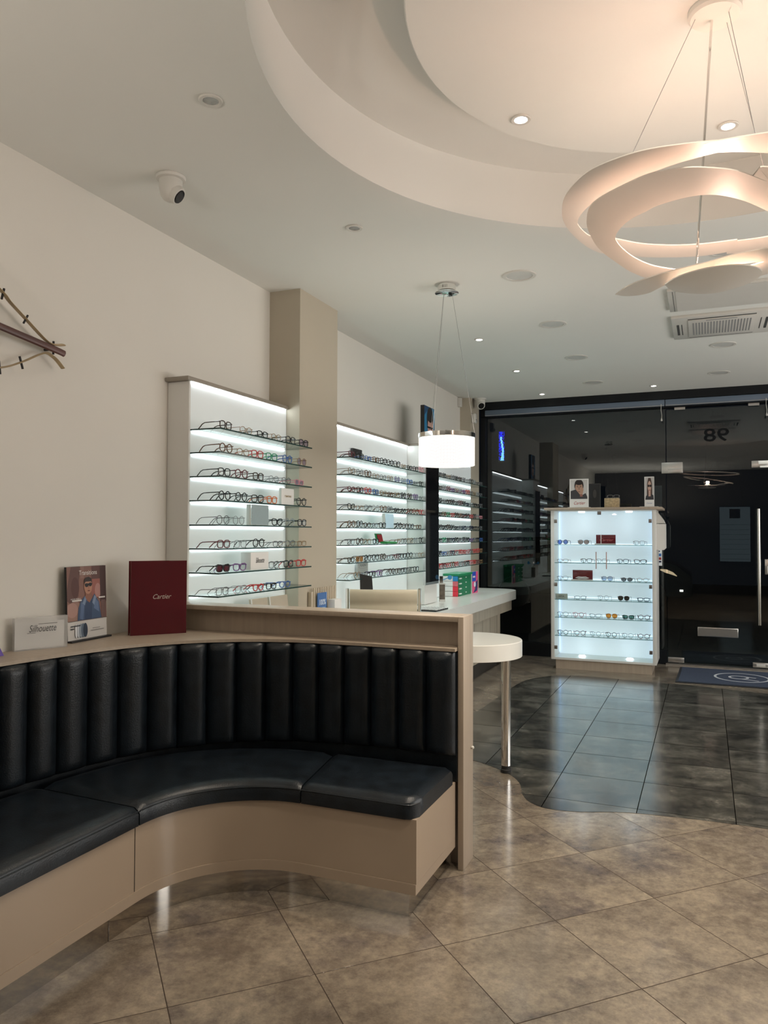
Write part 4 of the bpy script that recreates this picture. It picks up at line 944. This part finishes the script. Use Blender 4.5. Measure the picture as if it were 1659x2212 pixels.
for s in (-1,1):
    bm=B(); cpt=Vector((-2.455,7.368,ZD+.215)); e=cpt+Vector((.925,.38,0))*(.075*s)+Vector((0,0,.025))
    tube(bm,[cpt+Vector((.925,.38,0))*.018*s,e],.004,6); lathe(bm,[(.021,-.003),(.023,0),(.021,.003)],tuple(e+Vector((.925,.38,0))*.012*s),n=18,axis=(.38,-.925,0)); link('blue_paddle',bm,colmat((70,150,205)),t)
t=thing('keyboard','black keyboard with pale keys on the near part of the white desk','keyboard',(-2.28,6.5,ZD))
bm=B(); obox(bm,(-2.47,6.36,ZD),(.93,-.05,0),(.05,.93,0),UZ,.33,.32,.012); link('case',bm,M['black'],t,smooth=False)
bm=B()
for i in range(10):
    for j in range(5):
        obox(bm,(-2.455+.030*i+.003*j,6.385-.0018*i+.055*j,ZD+.0122),(.93,-.05,0),(.05,.93,0),UZ,.024,.04,.004)
link('keys',bm,M['print_white'],t,smooth=False)
t=thing('tablet_screen','dark tilted tablet screen standing on desk behind the cream chair','screen',(-2.4,5.45,ZD))
o=Vector((-2.46,5.42,ZD+.001)); u=Vector((.9226,.3857,0)); nn=u.cross(Vector((0,0,1)))
bm=B(); P_=[(.0,.12),(.105,.11),(.088,.345),(-.006,.365)]
a_=[bm.verts.new(o+u*p[0]+Vector((0,0,p[1]))) for p in P_]; b_=[bm.verts.new(o+u*p[0]+Vector((0,0,p[1]))-nn*.012) for p in P_]
bm.faces.new(a_); bm.faces.new(b_[::-1])
for i in range(4): bm.faces.new([a_[i],a_[(i+1)%4],b_[(i+1)%4],b_[i]])
link('screen_back',bm,pm('charcoal plastic',(.03,.03,.03),.5),t,smooth=False)
bm=B(); lathe(bm,[(.06,0),(.06,.008),(.012,.012),(.012,.14)],tuple(o+u*.05-nn*.02),n=20); link('stand',bm,M['plasticgrey'],t)
t=thing('brochure_rack','beige slatted brochure rack with blue leaflet against the column','rack',(-2.50,4.9,ZD))
bm=B(); box(bm,-2.545,-2.52,4.73,5.10,ZD,1.10); link('rack_back',bm,pm('cream board',(.55,.48,.38),.5),t,smooth=False)
bm=B()
for k in range(13): box(bm,-2.5198,-2.512,4.76+.027*k,4.772+.027*k,.86,1.125)
link('slats',bm,pm('cream slat',(.66,.58,.46),.5),t,smooth=False)
l=thing('leaflet','blue leaflet reading 100% in the cream brochure rack','leaflet',(-2.49,4.84,.95))
bm=B(); box(bm,-2.498,-2.494,4.775,4.915,.85,1.09); link('sheet',bm,colmat((72,112,170)),l,smooth=False)
art('leaflet_print',l,(-2.494,4.775,.85),(0,1,0),UZ,.14,.24,[((92,140,185),ell(.55,.3,.35,.28)),((130,175,200),ell(.6,.2,.18,.2)),((180,205,220),[(.2,.0),(.28,.1),(.42,.3),(.36,.3),(.22,.12)]),((150,180,215),rect(.3,.52,.8,.57))])
text('100%',.055,colmat((225,235,245)),l,(-2.4933,4.845,1.005),(0,1,0),UZ,width=.095,bold=.01)
t=thing('white_box','small plain white box beside the blue leaflet','box',(-2.47,5.0,ZD))
bm=B(); box(bm,-2.50,-2.44,4.935,5.045,ZD,1.035,bev=.002); link('box_body',bm,M['print_white'],t)
for k,(y0,y1) in enumerate(((3.98,4.17),(4.19,4.42))):
    t=thing('display_tray',['left of two cream display boards standing at the near display foot','right of two cream display boards standing at the near display foot'][k],'tray',(-2.55,(y0+y1)/2,ZD),group=None)
    bm=B(); obox(bm,(-2.50,y0,ZD),(0,1,0),(-1,0,0),(-.12,0,1),y1-y0,.012,.275); link('board',bm,pm('cream board',(.55,.48,.38),.5),t,smooth=False)
    bm=B(); obox(bm,(-2.4995,y0,ZD),(0,1,0),(1,0,0),(-.12,0,1),.01,.003,.275); link('edge_strip',bm,M['print_white'],t,smooth=False)
# portrait board on the pier
t=thing('portrait_board','boxed picture of a face on blue standing on the white pier','picture',(-2.5,7.1,2.376))
bm=B(); box(bm,-2.54,-2.502,6.985,7.29,2.3755,2.755); link('box_frame',bm,M['black'],t,smooth=False)
art('portrait_print',t,(-2.502,6.99,2.378),(0,1,0),UZ,.297,.374,[((40,120,165),rect(0,0,1,1)),((60,60,70),rect(0,0,.5,.2)),((25,70,110),[(.0,.75),(.3,.9),(.4,1),(0,1)]),((28,22,22),ell(.55,.68,.32,.34)),((190,150,140),ell(.58,.45,.27,.34)),((28,22,22),ell(.55,.78,.30,.18)),((20,16,18),rect(.25,.44,.85,.49)),((70,24,24),[(.7,.0),(.95,.2),(.9,.5),(.8,.3)]),((120,60,60),ell(.62,.24,.09,.025)),((95,160,200),rect(.85,.65,1,.92))])
# ------------------------------------------------------------------ wall sculpture
t=thing('wall_sculpture','curved wooden strip wall ornament with dark beam and black pins','ornament',(-2.76,2.2,2.3))
bm=B(); tube(bm,[(-2.73,1.75,2.44),(-2.73,2.2,2.385),(-2.73,2.668,2.334),(-2.73,2.69,2.330)],.014,8,flat=(.016,.012,UZ)); link('beam',bm,pm('rosewood',(.10,.045,.04),.4,noise=.3,scale=8,stretch=(1,.3,3)),t)
wood=pm('bent ash wood',(.40,.30,.17),.45,noise=.2,scale=20)
up_=[(1.75,2.50),(2.0,2.60),(2.2,2.59),(2.345,2.523),(2.392,2.487),(2.478,2.434),(2.569,2.378),(2.61,2.362),(2.65,2.362),(2.69,2.372)]
bm=B(); tube(bm,smooth_poly([(-2.735,y,z) for y,z in up_],5),.01,8,flat=(.016,.0045,(1,0,-.35))); link('upper_strip',bm,wood,t)
lo_=[(1.75,2.25),(2.0,2.17),(2.2,2.17),(2.352,2.198),(2.457,2.243),(2.54,2.290),(2.59,2.312),(2.625,2.305),(2.655,2.29),(2.69,2.262)]
bm=B(); tube(bm,smooth_poly([(-2.735,y,z) for y,z in lo_],5),.01,8,flat=(.013,.004,(1,0,0))); link('lower_strip',bm,wood,t)
for y,z,dy,dz in ((2.355,2.512,.006,.024),(2.475,2.435,.011,.020),(2.455,2.240,-.009,.026),(2.345,2.197,-.004,.028),(2.2,2.59,0,.03),(2.2,2.17,0,.03),(2.632,2.345,0,.030)):
    bm=B(); tube(bm,[(-2.735,y-dy,z-dz),(-2.735,y+dy,z+dz)],.005,6); link('pin',bm,M['black'],t)
bm=B(); lathe(bm,[(.0,.0),(.125,.0),(.125,.02),(0,.02)],(-2.789,2.235,2.385),n=40,axis=(1,0,0)); link('dial',bm,pm('dark blue dial',(.012,.01,.04),.4),t)
for y,z in ((1.9,2.42),(2.632,2.34)):
    bm=B(); tube(bm,[(-2.789,y,z),(-2.742,y,z)],.006,6); link('wall_fixing',bm,M['black'],t)
# ------------------------------------------------------------------ ceiling fittings
def downlight(x,y,z,lit,label,r=.043,power=None):
    t=thing('downlight',label,'ceiling light',(x,y,z),group=None)
    bm=B(); lathe(bm,[(r*.62,-.0005),(r*.66,-.006),(r*.95,-.007),(r,-.004),(r,-.0005)],(x,y,z),n=36,cap=False); link('trim_ring',bm,M['plastic'],t)
    bm=B(); lathe(bm,[(r*.61,-.0005),(r*.6,-.004)],(x,y,z),n=28)
    if lit: link('lens',bm,M['spotlens'],t)
    else:
        link('lens',bm,M['spotoff'],t)
    return t
downlight(-1.76,2.452,ZC,False,'unlit downlight nearest the camera over the bench',.047)
downlight(-1.769,3.793,ZC,False,'unlit downlight above the divider, right of the ceiling camera',.047)
downlight(-1.789,6.394,ZC,True,'small lit downlight right of the pendant cables')
downlight(-1.778,7.773,ZC,True,'small lit downlight second nearest the shopfront along the left row')
downlight(-1.791,9.17,ZC,True,'small lit downlight nearest the shopfront corner camera')
downlight(-.528,9.12,ZC,True,'small lit downlight above the lit glass cabinet')
for k,(x,y,l) in enumerate([(-.756,3.399,'lit downlight on the ceiling disc left of the swirl lamp wires'),(.11,3.814,'lit downlight on the ceiling disc behind the swirl lamp wires'),(.85,3.35,None),(.87,2.42,None),(.04,2.0,None),(-.76,2.45,None)]):
    if l: downlight(x,y,3.38,True,l,.045)
def ledpanel(x,y,label):
    t=thing('panel_light',label,'ceiling light',(x,y,ZC))
    bm=B(); lathe(bm,[(.083,-.0005),(.085,-.006),(.106,-.006),(.11,-.002),(.11,.001)],(x,y,ZC),n=44,cap=False); link('rim',bm,M['plastic'],t)
    bm=B(); lathe(bm,[(.0828,-.0005),(.0828,-.003)],(x,y,ZC),n=40); link('diffuser',bm,pm('frosted diffuser',(.56,.56,.54),.5),t)
names=['nearest the swirl lamp','second of the left four','third of the left four','farthest of the left four']
for (x,y),l in zip([(-1.103,4.905),(-1.114,6.147),(-1.119,7.392),(-1.134,8.678)],names): ledpanel(x,y,'unlit round flat panel light, '+l)
for (x,y),l in zip([(.123,4.922),(.154,7.368),(.139,8.638)],['seen through the swirl lamp','right after the air conditioner','right side near the shopfront']): ledpanel(x,y,'unlit round flat panel light, '+l)
# air conditioner cassette
t=thing('air_conditioner','white square ceiling air conditioner cassette with grille','air conditioner',(.125,6.62,ZC))
x0,x1,y0,y1=-.235,.485,6.27,6.96
bm=B(); box(bm,x0,x1,y0,y1,ZC-.022,ZC+.002,bev=.006); link('housing',bm,M['plastic'],t)
bm=B(); box(bm,x0+.12,x1-.12,y0+.055,y0+.075,ZC-.0235,ZC-.0215); link('air_slot',bm,M['dgrey'],t,smooth=False)
bm=B(); box(bm,x0+.12,x1-.12,y1-.055,y1-.04,ZC-.0235,ZC-.0215); link('air_slot',bm,M['dgrey'],t,smooth=False)
for a in (x0+.035,x0+.07,x1-.082,x1-.047):
    bm=B(); box(bm,a,a+(.018 if a in (x0+.035,x1-.047) else .006),y0+.20,y1-.16,ZC-.0235,ZC-.0215); link('air_slot',bm,M['dgrey'],t,smooth=False)
bm=B(); box(bm,x0+.12,x1-.12,y0+.09,y1-.07,ZC-.028,ZC-.0222,bev=.002); gr=link('grille',bm,M['plastic'],t)
bm=B()
for k in range(20): box(bm,x0+.152+.0215*k,x0+.163+.0215*k,y0+.16,y1-.15,ZC-.0287,ZC-.0281)
link('grille_slots',bm,M['plasticgrey'],gr,smooth=False)
bm=B(); box(bm,x0+.25,x1-.25,y0+.10,y0+.12,ZC-.0287,ZC-.0281); link('sensor_bar',bm,M['plasticgrey'],gr,smooth=False)
t=thing('access_panel','shallow white ceiling access box in front of the air conditioner','panel',(.1,5.82,ZC))
bm=B(); box(bm,-.232,.45,5.56,6.085,ZC-.02,ZC+.002,bev=.004); link('tray',bm,M['plastic'],t)
bm=B(); box(bm,-.20,-.197,5.575,6.07,ZC-.0212,ZC-.0202); link('joint',bm,M['dgrey'],t,smooth=False)
bm=B(); box(bm,-.18,.44,5.57,6.075,ZC-.0225,ZC-.0203); link('lid',bm,M['plastic'],t,smooth=False)
# cameras and sensors
def dome(x,y,z,r,label,aim):
    t=thing('security_camera',label,'camera',(x,y,z))
    bm=B(); lathe(bm,[(r,-.0005),(r*1.03,-.006),(r*.98,-.016),(r*.80,-.020)],(x,y,z),n=36,cap=True); link('mount_ring',bm,M['plastic'],t)
    a=Vector(aim).normalized(); c0=Vector((x,y,z-r*.95))
    bm=B(); lathe(bm,[(r*.80,-.0195),(r*.80,-.05),(r*.78,-r*.9),(r*.70,-r*1.3),(r*.5,-r*1.62),(r*.2,-r*1.78)],(x,y,z),n=36); link('body',bm,M['plastic'],t)
    bm=B(); e=c0+a*r*.50; lathe(bm,[(r*.66,-.02),(r*.66,.0),(r*.60,.018),(r*.5,.02)],tuple(e),n=28,axis=tuple(a)); link('lens_ring',bm,M['plastic'],t)
    bm=B(); lathe(bm,[(r*.5,.0202),(r*.46,.024)],tuple(e),n=24,axis=tuple(a)); link('lens',bm,M['blackgloss'],t)
    return t
dome(-2.315,2.917,ZC,.068,'white dome camera on the ceiling above the bench wall',(.75,.25,-.62))
t=dome(-2.56,9.20,ZC,.075,'white dome camera with black lens at the shopfront corner',(.45,-.75,-.5))
t=thing('alarm_sensor','small white box sensor high on the left wall by the pier','sensor',(-2.76,9.0,3.07))
bm=B(); box(bm,XL+.0005,-2.745,8.985,9.045,3.065,3.172,bev=.004); link('case',bm,M['plastic'],t)
t=thing('motion_sensor','white rounded motion sensor on the pier beside the shopfront','sensor',(-2.62,9.2,2.93))
bm=B(); box(bm,-2.6545,-2.60,9.12,9.20,2.875,2.995,bev=.015,seg=3); s_=link('case',bm,M['plastic'],t)
bm=B(); ball(bm,(-2.60,9.16,2.905),.02,.6,1,1); link('lens',bm,M['plasticgrey'],s_)
# ring pendant over the table
px,py=-1.597,4.905
pend=thing('ring_pendant','small drum pendant lamp with chrome rim and glowing lattice shade','lamp',(px,py,2.08))
bm=B(); lathe(bm,[(.062,-.0005),(.062,-.045)],(px,py,ZC),n=40); lathe(bm,[(.060,-.0452),(.080,-.056),(.080,-.058),(.03,-.047)],(px,py,ZC),n=40); link('canopy',bm,M['chrome'],pend)
bm=B()
for k in range(5):
    a=math.radians(-100+7*k); box(bm,px+.0622*math.cos(a)-.001,px+.0622*math.cos(a)+.001,py+.0622*math.sin(a)-.0012,py+.0622*math.sin(a)+.0005,ZC-.034,ZC-.016)
link('vents',bm,M['dgrey'],pend,smooth=False)
R_=.188
for a in (20,140,255):
    a=math.radians(a); bm=B(); tube(bm,[(px+.035*math.cos(a),py+.035*math.sin(a),ZC-.055),(px+R_*math.cos(a),py+R_*math.sin(a),2.172)],.0012,5); link('cable',bm,M['plasticgrey'],pend)
bm=B(); lathe(bm,[(R_,2.145),(R_+.002,2.147),(R_+.002,2.174),(R_,2.176),(R_-.012,2.176),(R_-.012,2.145)],(px,py,0),n=72,cap=False); 
link('rim',bm,M['chrome'],pend)
def lattice():
    m,nt,out=_nt('glowing lattice'); N=nt.nodes; L=nt.links
    tc=N.new('ShaderNodeTexCoord'); sp=N.new('ShaderNodeSeparateXYZ'); L.new(tc.outputs['Object'],sp.inputs[0])
    def mt_(op,a,b=None,c=None):
        n=N.new('ShaderNodeMath'); n.operation=op
        for i,v in enumerate((a,b,c)):
            if v is None: continue
            if isinstance(v,(int,float)): n.inputs[i].default_value=v
            else: L.new(v,n.inputs[i])
        return n.outputs[0]
    an=mt_('MULTIPLY',mt_('ARCTAN2',sp.outputs[1],sp.outputs[0]),.188)
    p=mt_('FRACT',mt_('DIVIDE',mt_('ADD',an,sp.outputs[2]),.0105)); q=mt_('FRACT',mt_('DIVIDE',mt_('SUBTRACT',an,sp.outputs[2]),.0105))
    ln=mt_('MAXIMUM',mt_('LESS_THAN',p,.42),mt_('LESS_THAN',q,.42))
    e=N.new('ShaderNodeEmission'); e.inputs['Color'].default_value=(1,.93,.82,1); e.inputs['Strength'].default_value=1.15
    e2=N.new('ShaderNodeEmission'); e2.inputs['Color'].default_value=(1,.80,.66,1); e2.inputs['Strength'].default_value=.36
    mx=N.new('ShaderNodeMixShader'); L.new(ln,mx.inputs[0]); L.new(e2.outputs[0],mx.inputs[1]); L.new(e.outputs[0],mx.inputs[2])
    L.new(mx.outputs[0],out.inputs['Surface']); return m
bm=B(); lathe(bm,[(R_-.001,1.962),(R_-.001,2.1448)],(px,py,0),n=72,cap=False); lathe(bm,[(R_-.006,1.962),(R_-.006,2.1448)],(px,py,0),n=72,cap=False); lathe(bm,[(R_-.006,1.962),(R_-.001,1.962)],(px,py,0),n=72,cap=False)
link('lattice_shade',bm,lattice(),pend)
# ------------------------------------------------------------------ swirl pendant lamp
lamp=thing('swirl_pendant_lamp','large white swirling ribbon pendant lamp under the ceiling recess','lamp',(.039,2.953,2.45))
A_=[([0.183,2.55,2.696],[0.185,2.588,2.696]),([0.097,2.531,2.7],[0.099,2.588,2.7]),([0.009,2.517,2.705],[0.009,2.61,2.705]),([-0.082,2.512,2.709],[-0.092,2.648,2.71]),([-0.153,2.517,2.713],[-0.179,2.7,2.714]),([-0.221,2.535,2.716],[-0.224,2.737,2.716]),([-0.305,2.578,2.72],[-0.275,2.782,2.719]),([-0.363,2.627,2.723],[-0.338,2.832,2.722]),([-0.425,2.718,2.726],[-0.375,2.879,2.724]),([-0.469,2.816,2.728],[-0.405,2.923,2.725]),([-0.495,2.929,2.73],[-0.433,2.978,2.727]),([-0.504,3.023,2.73],[-0.45,3.029,2.727]),([-0.496,3.145,2.73],[-0.455,3.087,2.728]),([-0.459,3.313,2.728],[-0.43,3.199,2.727]),([-0.406,3.417,2.725],[-0.373,3.251,2.724]),([-0.349,3.422,2.722],[-0.332,3.262,2.722]),([-0.248,3.503,2.717],[-0.237,3.343,2.717]),([-0.12,3.543,2.711],[-0.114,3.395,2.711]),([0.008,3.555,2.705],[0.008,3.409,2.705]),([0.131,3.518,2.698],[0.127,3.394,2.699]),([0.24,3.416,2.693],[0.236,3.344,2.693])]
Bb=[([0.187,2.63,2.6],[0.199,2.808,2.574]),([0.098,2.573,2.623],[0.127,2.745,2.594]),([-0.001,2.553,2.643],[0.056,2.712,2.611]),([-0.061,2.556,2.653],[-0.002,2.709,2.621]),([-0.123,2.572,2.661],[-0.066,2.731,2.629]),([-0.172,2.594,2.666],[-0.144,2.777,2.636]),([-0.247,2.653,2.671],[-0.183,2.814,2.637]),([-0.325,2.722,2.674],[-0.223,2.852,2.639]),([-0.371,2.784,2.673],[-0.26,2.898,2.639]),([-0.394,2.867,2.666],[-0.29,2.951,2.636]),([-0.401,2.96,2.654],[-0.305,2.993,2.633]),([-0.38,3.097,2.631],[-0.307,3.03,2.628]),([-0.331,3.201,2.609],[-0.29,3.092,2.617]),([-0.271,3.295,2.585],[-0.249,3.168,2.599]),([-0.2,3.35,2.566],[-0.181,3.231,2.579]),([-0.138,3.334,2.557],[-0.087,3.261,2.559])]
def mirror_ext(P,cen,right):  # close the hidden right-hand half with an arc
    return P
def strip(pairs,name,extra=None,th=.004):
    pairs=list(pairs)+(extra or [])
    A=smooth_poly([p[0] for p in pairs],5); B_=smooth_poly([p[1] for p in pairs],5)
    bm=B(); ribbon(bm,A,B_,th); link(name,bm,M['lampwhite'],lamp,ang=60)
def arcpairs(c0,ro,ri,a0,a1,z0,z1,n):
    out=[]
    for i in range(1,n+1):
        a=math.radians(a0+(a1-a0)*i/n); z=z0+(z1-z0)*i/n
        out.append(([c0[0]+ro*math.cos(a),c0[1]+ro*math.sin(a),z],[c0[0]+ri*math.cos(a),c0[1]+ri*math.sin(a),z+.01]))
    return out
cL=(.039,2.953)
def mir(p,f): return [.10-p[0],p[1],f(.10-p[0],p[1])]
fA=lambda x,y:2.705-.05*x; fB=lambda x,y:2.5875-.169*x-.139*(y-2.95)
strip(A_[:-1],'outer_ribbon',[(mir(o,fA),mir(i,fA)) for o,i in reversed(A_[1:-2])]+[A_[0]])
strip([p for p in reversed(Bb)],'middle_ribbon',[(mir(o,fB),mir(i,fB)) for o,i in Bb[3:12]])
def flatpoly(name,pts,z,th=.004,dish=0.0):
    c0=sum((Vector((p[0],p[1],0)) for p in pts),Vector())/len(pts); bm=B(); rings=[]
    for s in (1.0,.8,.6,.4,.2):
        rings.append([(c0+(Vector((p[0],p[1],0))-c0)*s)+Vector((0,0,z+(p[2]-z if len(p)>2 else 0)-dish*(1-s*s))) for p in pts])
    n=len(pts)
    for dz in (0,-th):
        vs=[[bm.verts.new(q+Vector((0,0,dz))) for q in r] for r in rings]; cv=bm.verts.new(c0+Vector((0,0,z-dish+dz)))
        for a,b in zip(vs,vs[1:]):
            for i in range(n): bm.faces.new([a[i],a[(i+1)%n],b[(i+1)%n],b[i]])
        for i in range(n): bm.faces.new([vs[-1][i],vs[-1][(i+1)%n],cv])
        if dz==0: top=vs[0]
        else:
            for i in range(n): bm.faces.new([top[i],top[(i+1)%n],vs[0][(i+1)%n],vs[0][i]])
    link(name,bm,M['lampwhite'],lamp,ang=50)
# lowest leaf and dish that holds the bulb
LU=smooth_poly([(-.328,3.194,2.47),(-.268,3.111,2.475),(-.17,3.031,2.475),(-.08,2.985,2.475),(.006,2.952,2.475),(.108,2.90,2.475),(.24,2.88,2.475),(.36,2.93,2.48)],5)
LLo=smooth_poly([(-.322,3.20,2.47),(-.285,3.225,2.468),(-.21,3.215,2.466),(-.145,3.14,2.466),(-.075,3.06,2.466),(.02,3.01,2.466),(.16,2.985,2.466),(.30,3.03,2.47)],5)
bm=B(); ribbon(bm,LU,LLo,.004); link('leaf_ribbon',bm,M['lampwhite'],lamp,ang=60)
dishp=[(p.x,p.y) for p in smooth_poly([(-.132,3.0,0),(-.083,2.925,0),(.006,2.872,0),(.11,2.875,0),(.178,2.94,0),(.189,3.017,0),(.16,3.09,0),(.105,3.145,0),(.034,3.178,0),(-.05,3.146,0),(-.112,3.08,0),(-.132,3.0,0)],4)][:-1]
flatpoly('dish',[(p[0],p[1],2.43) for p in dishp],2.43,dish=.018)
# right hand swirl under the middle ribbon
strip([([.10,3.22,2.47],[.02,3.10,2.46]),([.20,3.18,2.475],[.12,3.04,2.465]),([.30,3.16,2.49],[.24,3.0,2.48]),([.42,3.10,2.50],[.33,2.94,2.50]),([.46,2.95,2.53],[.34,2.85,2.52])],'inner_ribbon')
bm=B(); tube(bm,[(-.023,3.035,2.445),(-.023,3.035,2.50),(.035,2.955,3.352)],.0045,8); link('power_rod',bm,M['chrome'],lamp)
bm=B(); lathe(bm,[(.02,-.01),(.02,.035),(.008,.046)],(.03,3.025,2.435),n=18); link('bulb_holder',bm,M['steel'],lamp)
bm=B(); tube(bm,[(-.005,3.03,2.486),(.085,3.01,2.486)],.005,8); link('halogen_bulb',bm,emis('halogen bulb',(1,.72,.50),20.0),lamp)
bm=B()
lathe(bm,[(.09,.001),(.09,-.018),(.082,-.028),(.02,-.03)],(.045,2.945,3.38),n=40); link('ceiling_rose',bm,M['lampwhite'],lamp)
for a,b in (((-.02,2.93,3.352),(-.205,2.535,2.718)),((.09,2.93,3.352),(.152,2.56,2.70)),((.085,2.99,3.352),(.28,3.36,2.695))):
    bm=B(); tube(bm,[a,b],.0011,5); link('wire',bm,M['plasticgrey'],lamp)
# ------------------------------------------------------------------ illuminated board behind the camera (seen mirrored in the glass)
t=thing('back_display','lit glass shelf display with black logo panel on the rear wall','display',(.68,YB,.8))
bm=B(); box(bm,.31,1.06,YB+.002,YB+.05,.82,2.25); link('cabinet',bm,M['black'],t,smooth=False)
bm=B(); box(bm,.33,1.04,YB+.051,YB+.055,.84,2.23); link('lit_panel',bm,emis('rear lit panel',(.62,.78,.85),.22),t,smooth=False)
bm=B()
for k in range(8): box(bm,.36,1.01,YB+.056,YB+.15,.90+.125*k,.906+.125*k)
link('shelves',bm,M['shelfedge2'],t,smooth=False)
bm=B(); box(bm,.56,.81,YB+.056,YB+.06,1.94,2.18); link('logo_panel',bm,M['black'],t,smooth=False)
# ------------------------------------------------------------------ lights
def lamp_obj(name,kind,loc,energy,col,**kw):
    l=bpy.data.lights.new(name,kind); l.energy=energy; l.color=col
    for k,v in kw.items(): setattr(l,k,v)
    o=bpy.data.objects.new(name,l); C.objects.link(o); o.location=loc; return o
WARM=(1.0,.61,.46)
lamp_obj('halogen_light','POINT',(.04,3.01,2.53),7.6,WARM,shadow_soft_size=.03)
for x,y in [(-1.789,6.394),(-1.778,7.773),(-1.791,9.17),(-.528,9.12),(.75,9.12)]:
    lamp_obj('downlight_or_fill_beam','SPOT',(x,y,ZC-.012),26,(.93,1,.97),spot_size=math.radians(100),spot_blend=.8,shadow_soft_size=.03)
for x,y in [(-.756,3.399),(.11,3.814),(.85,3.35),(.87,2.42),(.04,2.0),(-.76,2.45)]:
    lamp_obj('downlight_or_fill_beam','SPOT',(x,y,3.38-.012),58 if y>2.9 else (44 if x>0 else 5),(1,.88,.72),spot_size=math.radians(105),spot_blend=.8,shadow_soft_size=.03)
for x,y in [(.8,-1.0),(1.6,-.6),(1.6,.6)]:  # unseen spots added near the back wall to bounce light off the floor
    lamp_obj('downlight_or_fill_beam','SPOT',(x,y,ZC-.012),60,(1,.93,.84),spot_size=math.radians(46),spot_blend=.6,shadow_soft_size=.04)
lamp_obj('pendant_light','POINT',(px,py,2.06),5,(1,.9,.78),shadow_soft_size=.08)
for x in (-1.30,-.785):
    for z,rx in ((1.745,0),(.15,PI)):
        o=lamp_obj('puck_beam','SPOT',(x,8.93,z),.35,(.75,.9,1),spot_size=math.radians(140),spot_blend=1,shadow_soft_size=.03); o.rotation_euler=(rx,0,0)
# unseen glowing panels added on the opposite wall as fill light
for k,(a,b) in enumerate([(3.3,4.9),(5.2,6.9),(7.1,8.9)]):
    t=thing('display_or_fill_unit','added glowing fill panel on the unseen opposite wall','display',(XR-.05,(a+b)/2,.85),group='added fill panels on the opposite wall')
    bm=B(); box(bm,XR-.06,XR-.002,a-.02,b+.02,.83,2.37); link('body',bm,M['white'],t,smooth=False)
    bm=B(); box(bm,XR-.066,XR-.061,a,b,.85,2.35); link('lit_panel',bm,emis('opposite fill panel '+'abc'[k],(1.0,.97,.92),[3.9,2.3,1.9][k]),t,smooth=False)
# uplighters added out of view, their bowls throw fill light to the ceiling
for x,y in ((-1.9,-.5),(-1.0,-1.3)):
    t=thing('fill_uplighter','added floor standing fill uplighter, unseen behind the viewpoint','lamp',(x,y,0),group='added fill uplighters behind the viewpoint')
    bm=B(); lathe(bm,[(.15,.0002),(.15,.02),(.012,.03),(.012,1.85)],(x,y,0),n=28); link('stand',bm,M['black'],t)
    bm=B(); lathe(bm,[(.02,1.85),(.10,1.88),(.17,1.95),(.175,1.96),(.165,1.955),(.095,1.89),(.02,1.865)],(x,y,0),n=32,cap=False); link('bowl',bm,M['black'],t)
    lamp_obj('fill_uplight','POINT',(x,y,1.935),38,(1,.92,.82),shadow_soft_size=.05)
# ------------------------------------------------------------------ world, camera, view
w=bpy.data.worlds.new('night'); scene.world=w; w.use_nodes=True
w.node_tree.nodes['Background'].inputs['Color'].default_value=(.004,.005,.007,1); w.node_tree.nodes['Background'].inputs['Strength'].default_value=.5
cam=bpy.data.cameras.new('camera'); co=bpy.data.objects.new('camera',cam); C.objects.link(co)
F,yaw,pitch,roll=1662.7,.39594,.029158,.0032426
f=Vector((-math.sin(yaw)*math.cos(pitch),math.cos(yaw)*math.cos(pitch),math.sin(pitch)))
r0=Vector((math.cos(yaw),math.sin(yaw),0)); u0=r0.cross(f)
r=r0*math.cos(roll)+u0*math.sin(roll); u=-r0*math.sin(roll)+u0*math.cos(roll)
co.matrix_world=Matrix(((r.x,u.x,-f.x,0),(r.y,u.y,-f.y,0),(r.z,u.z,-f.z,1.5),(0,0,0,1)))
cam.sensor_fit='VERTICAL'; cam.sensor_height=36.0; cam.lens=F/2212*36.0; cam.clip_start=.05; cam.clip_end=100
scene.camera=co
scene.view_settings.view_transform='Standard'; scene.view_settings.look='None'; scene.view_settings.exposure=.90; scene.view_settings.gamma=1.0
scene.view_settings.use_curve_mapping=False
scene.cycles.transparent_max_bounces=32
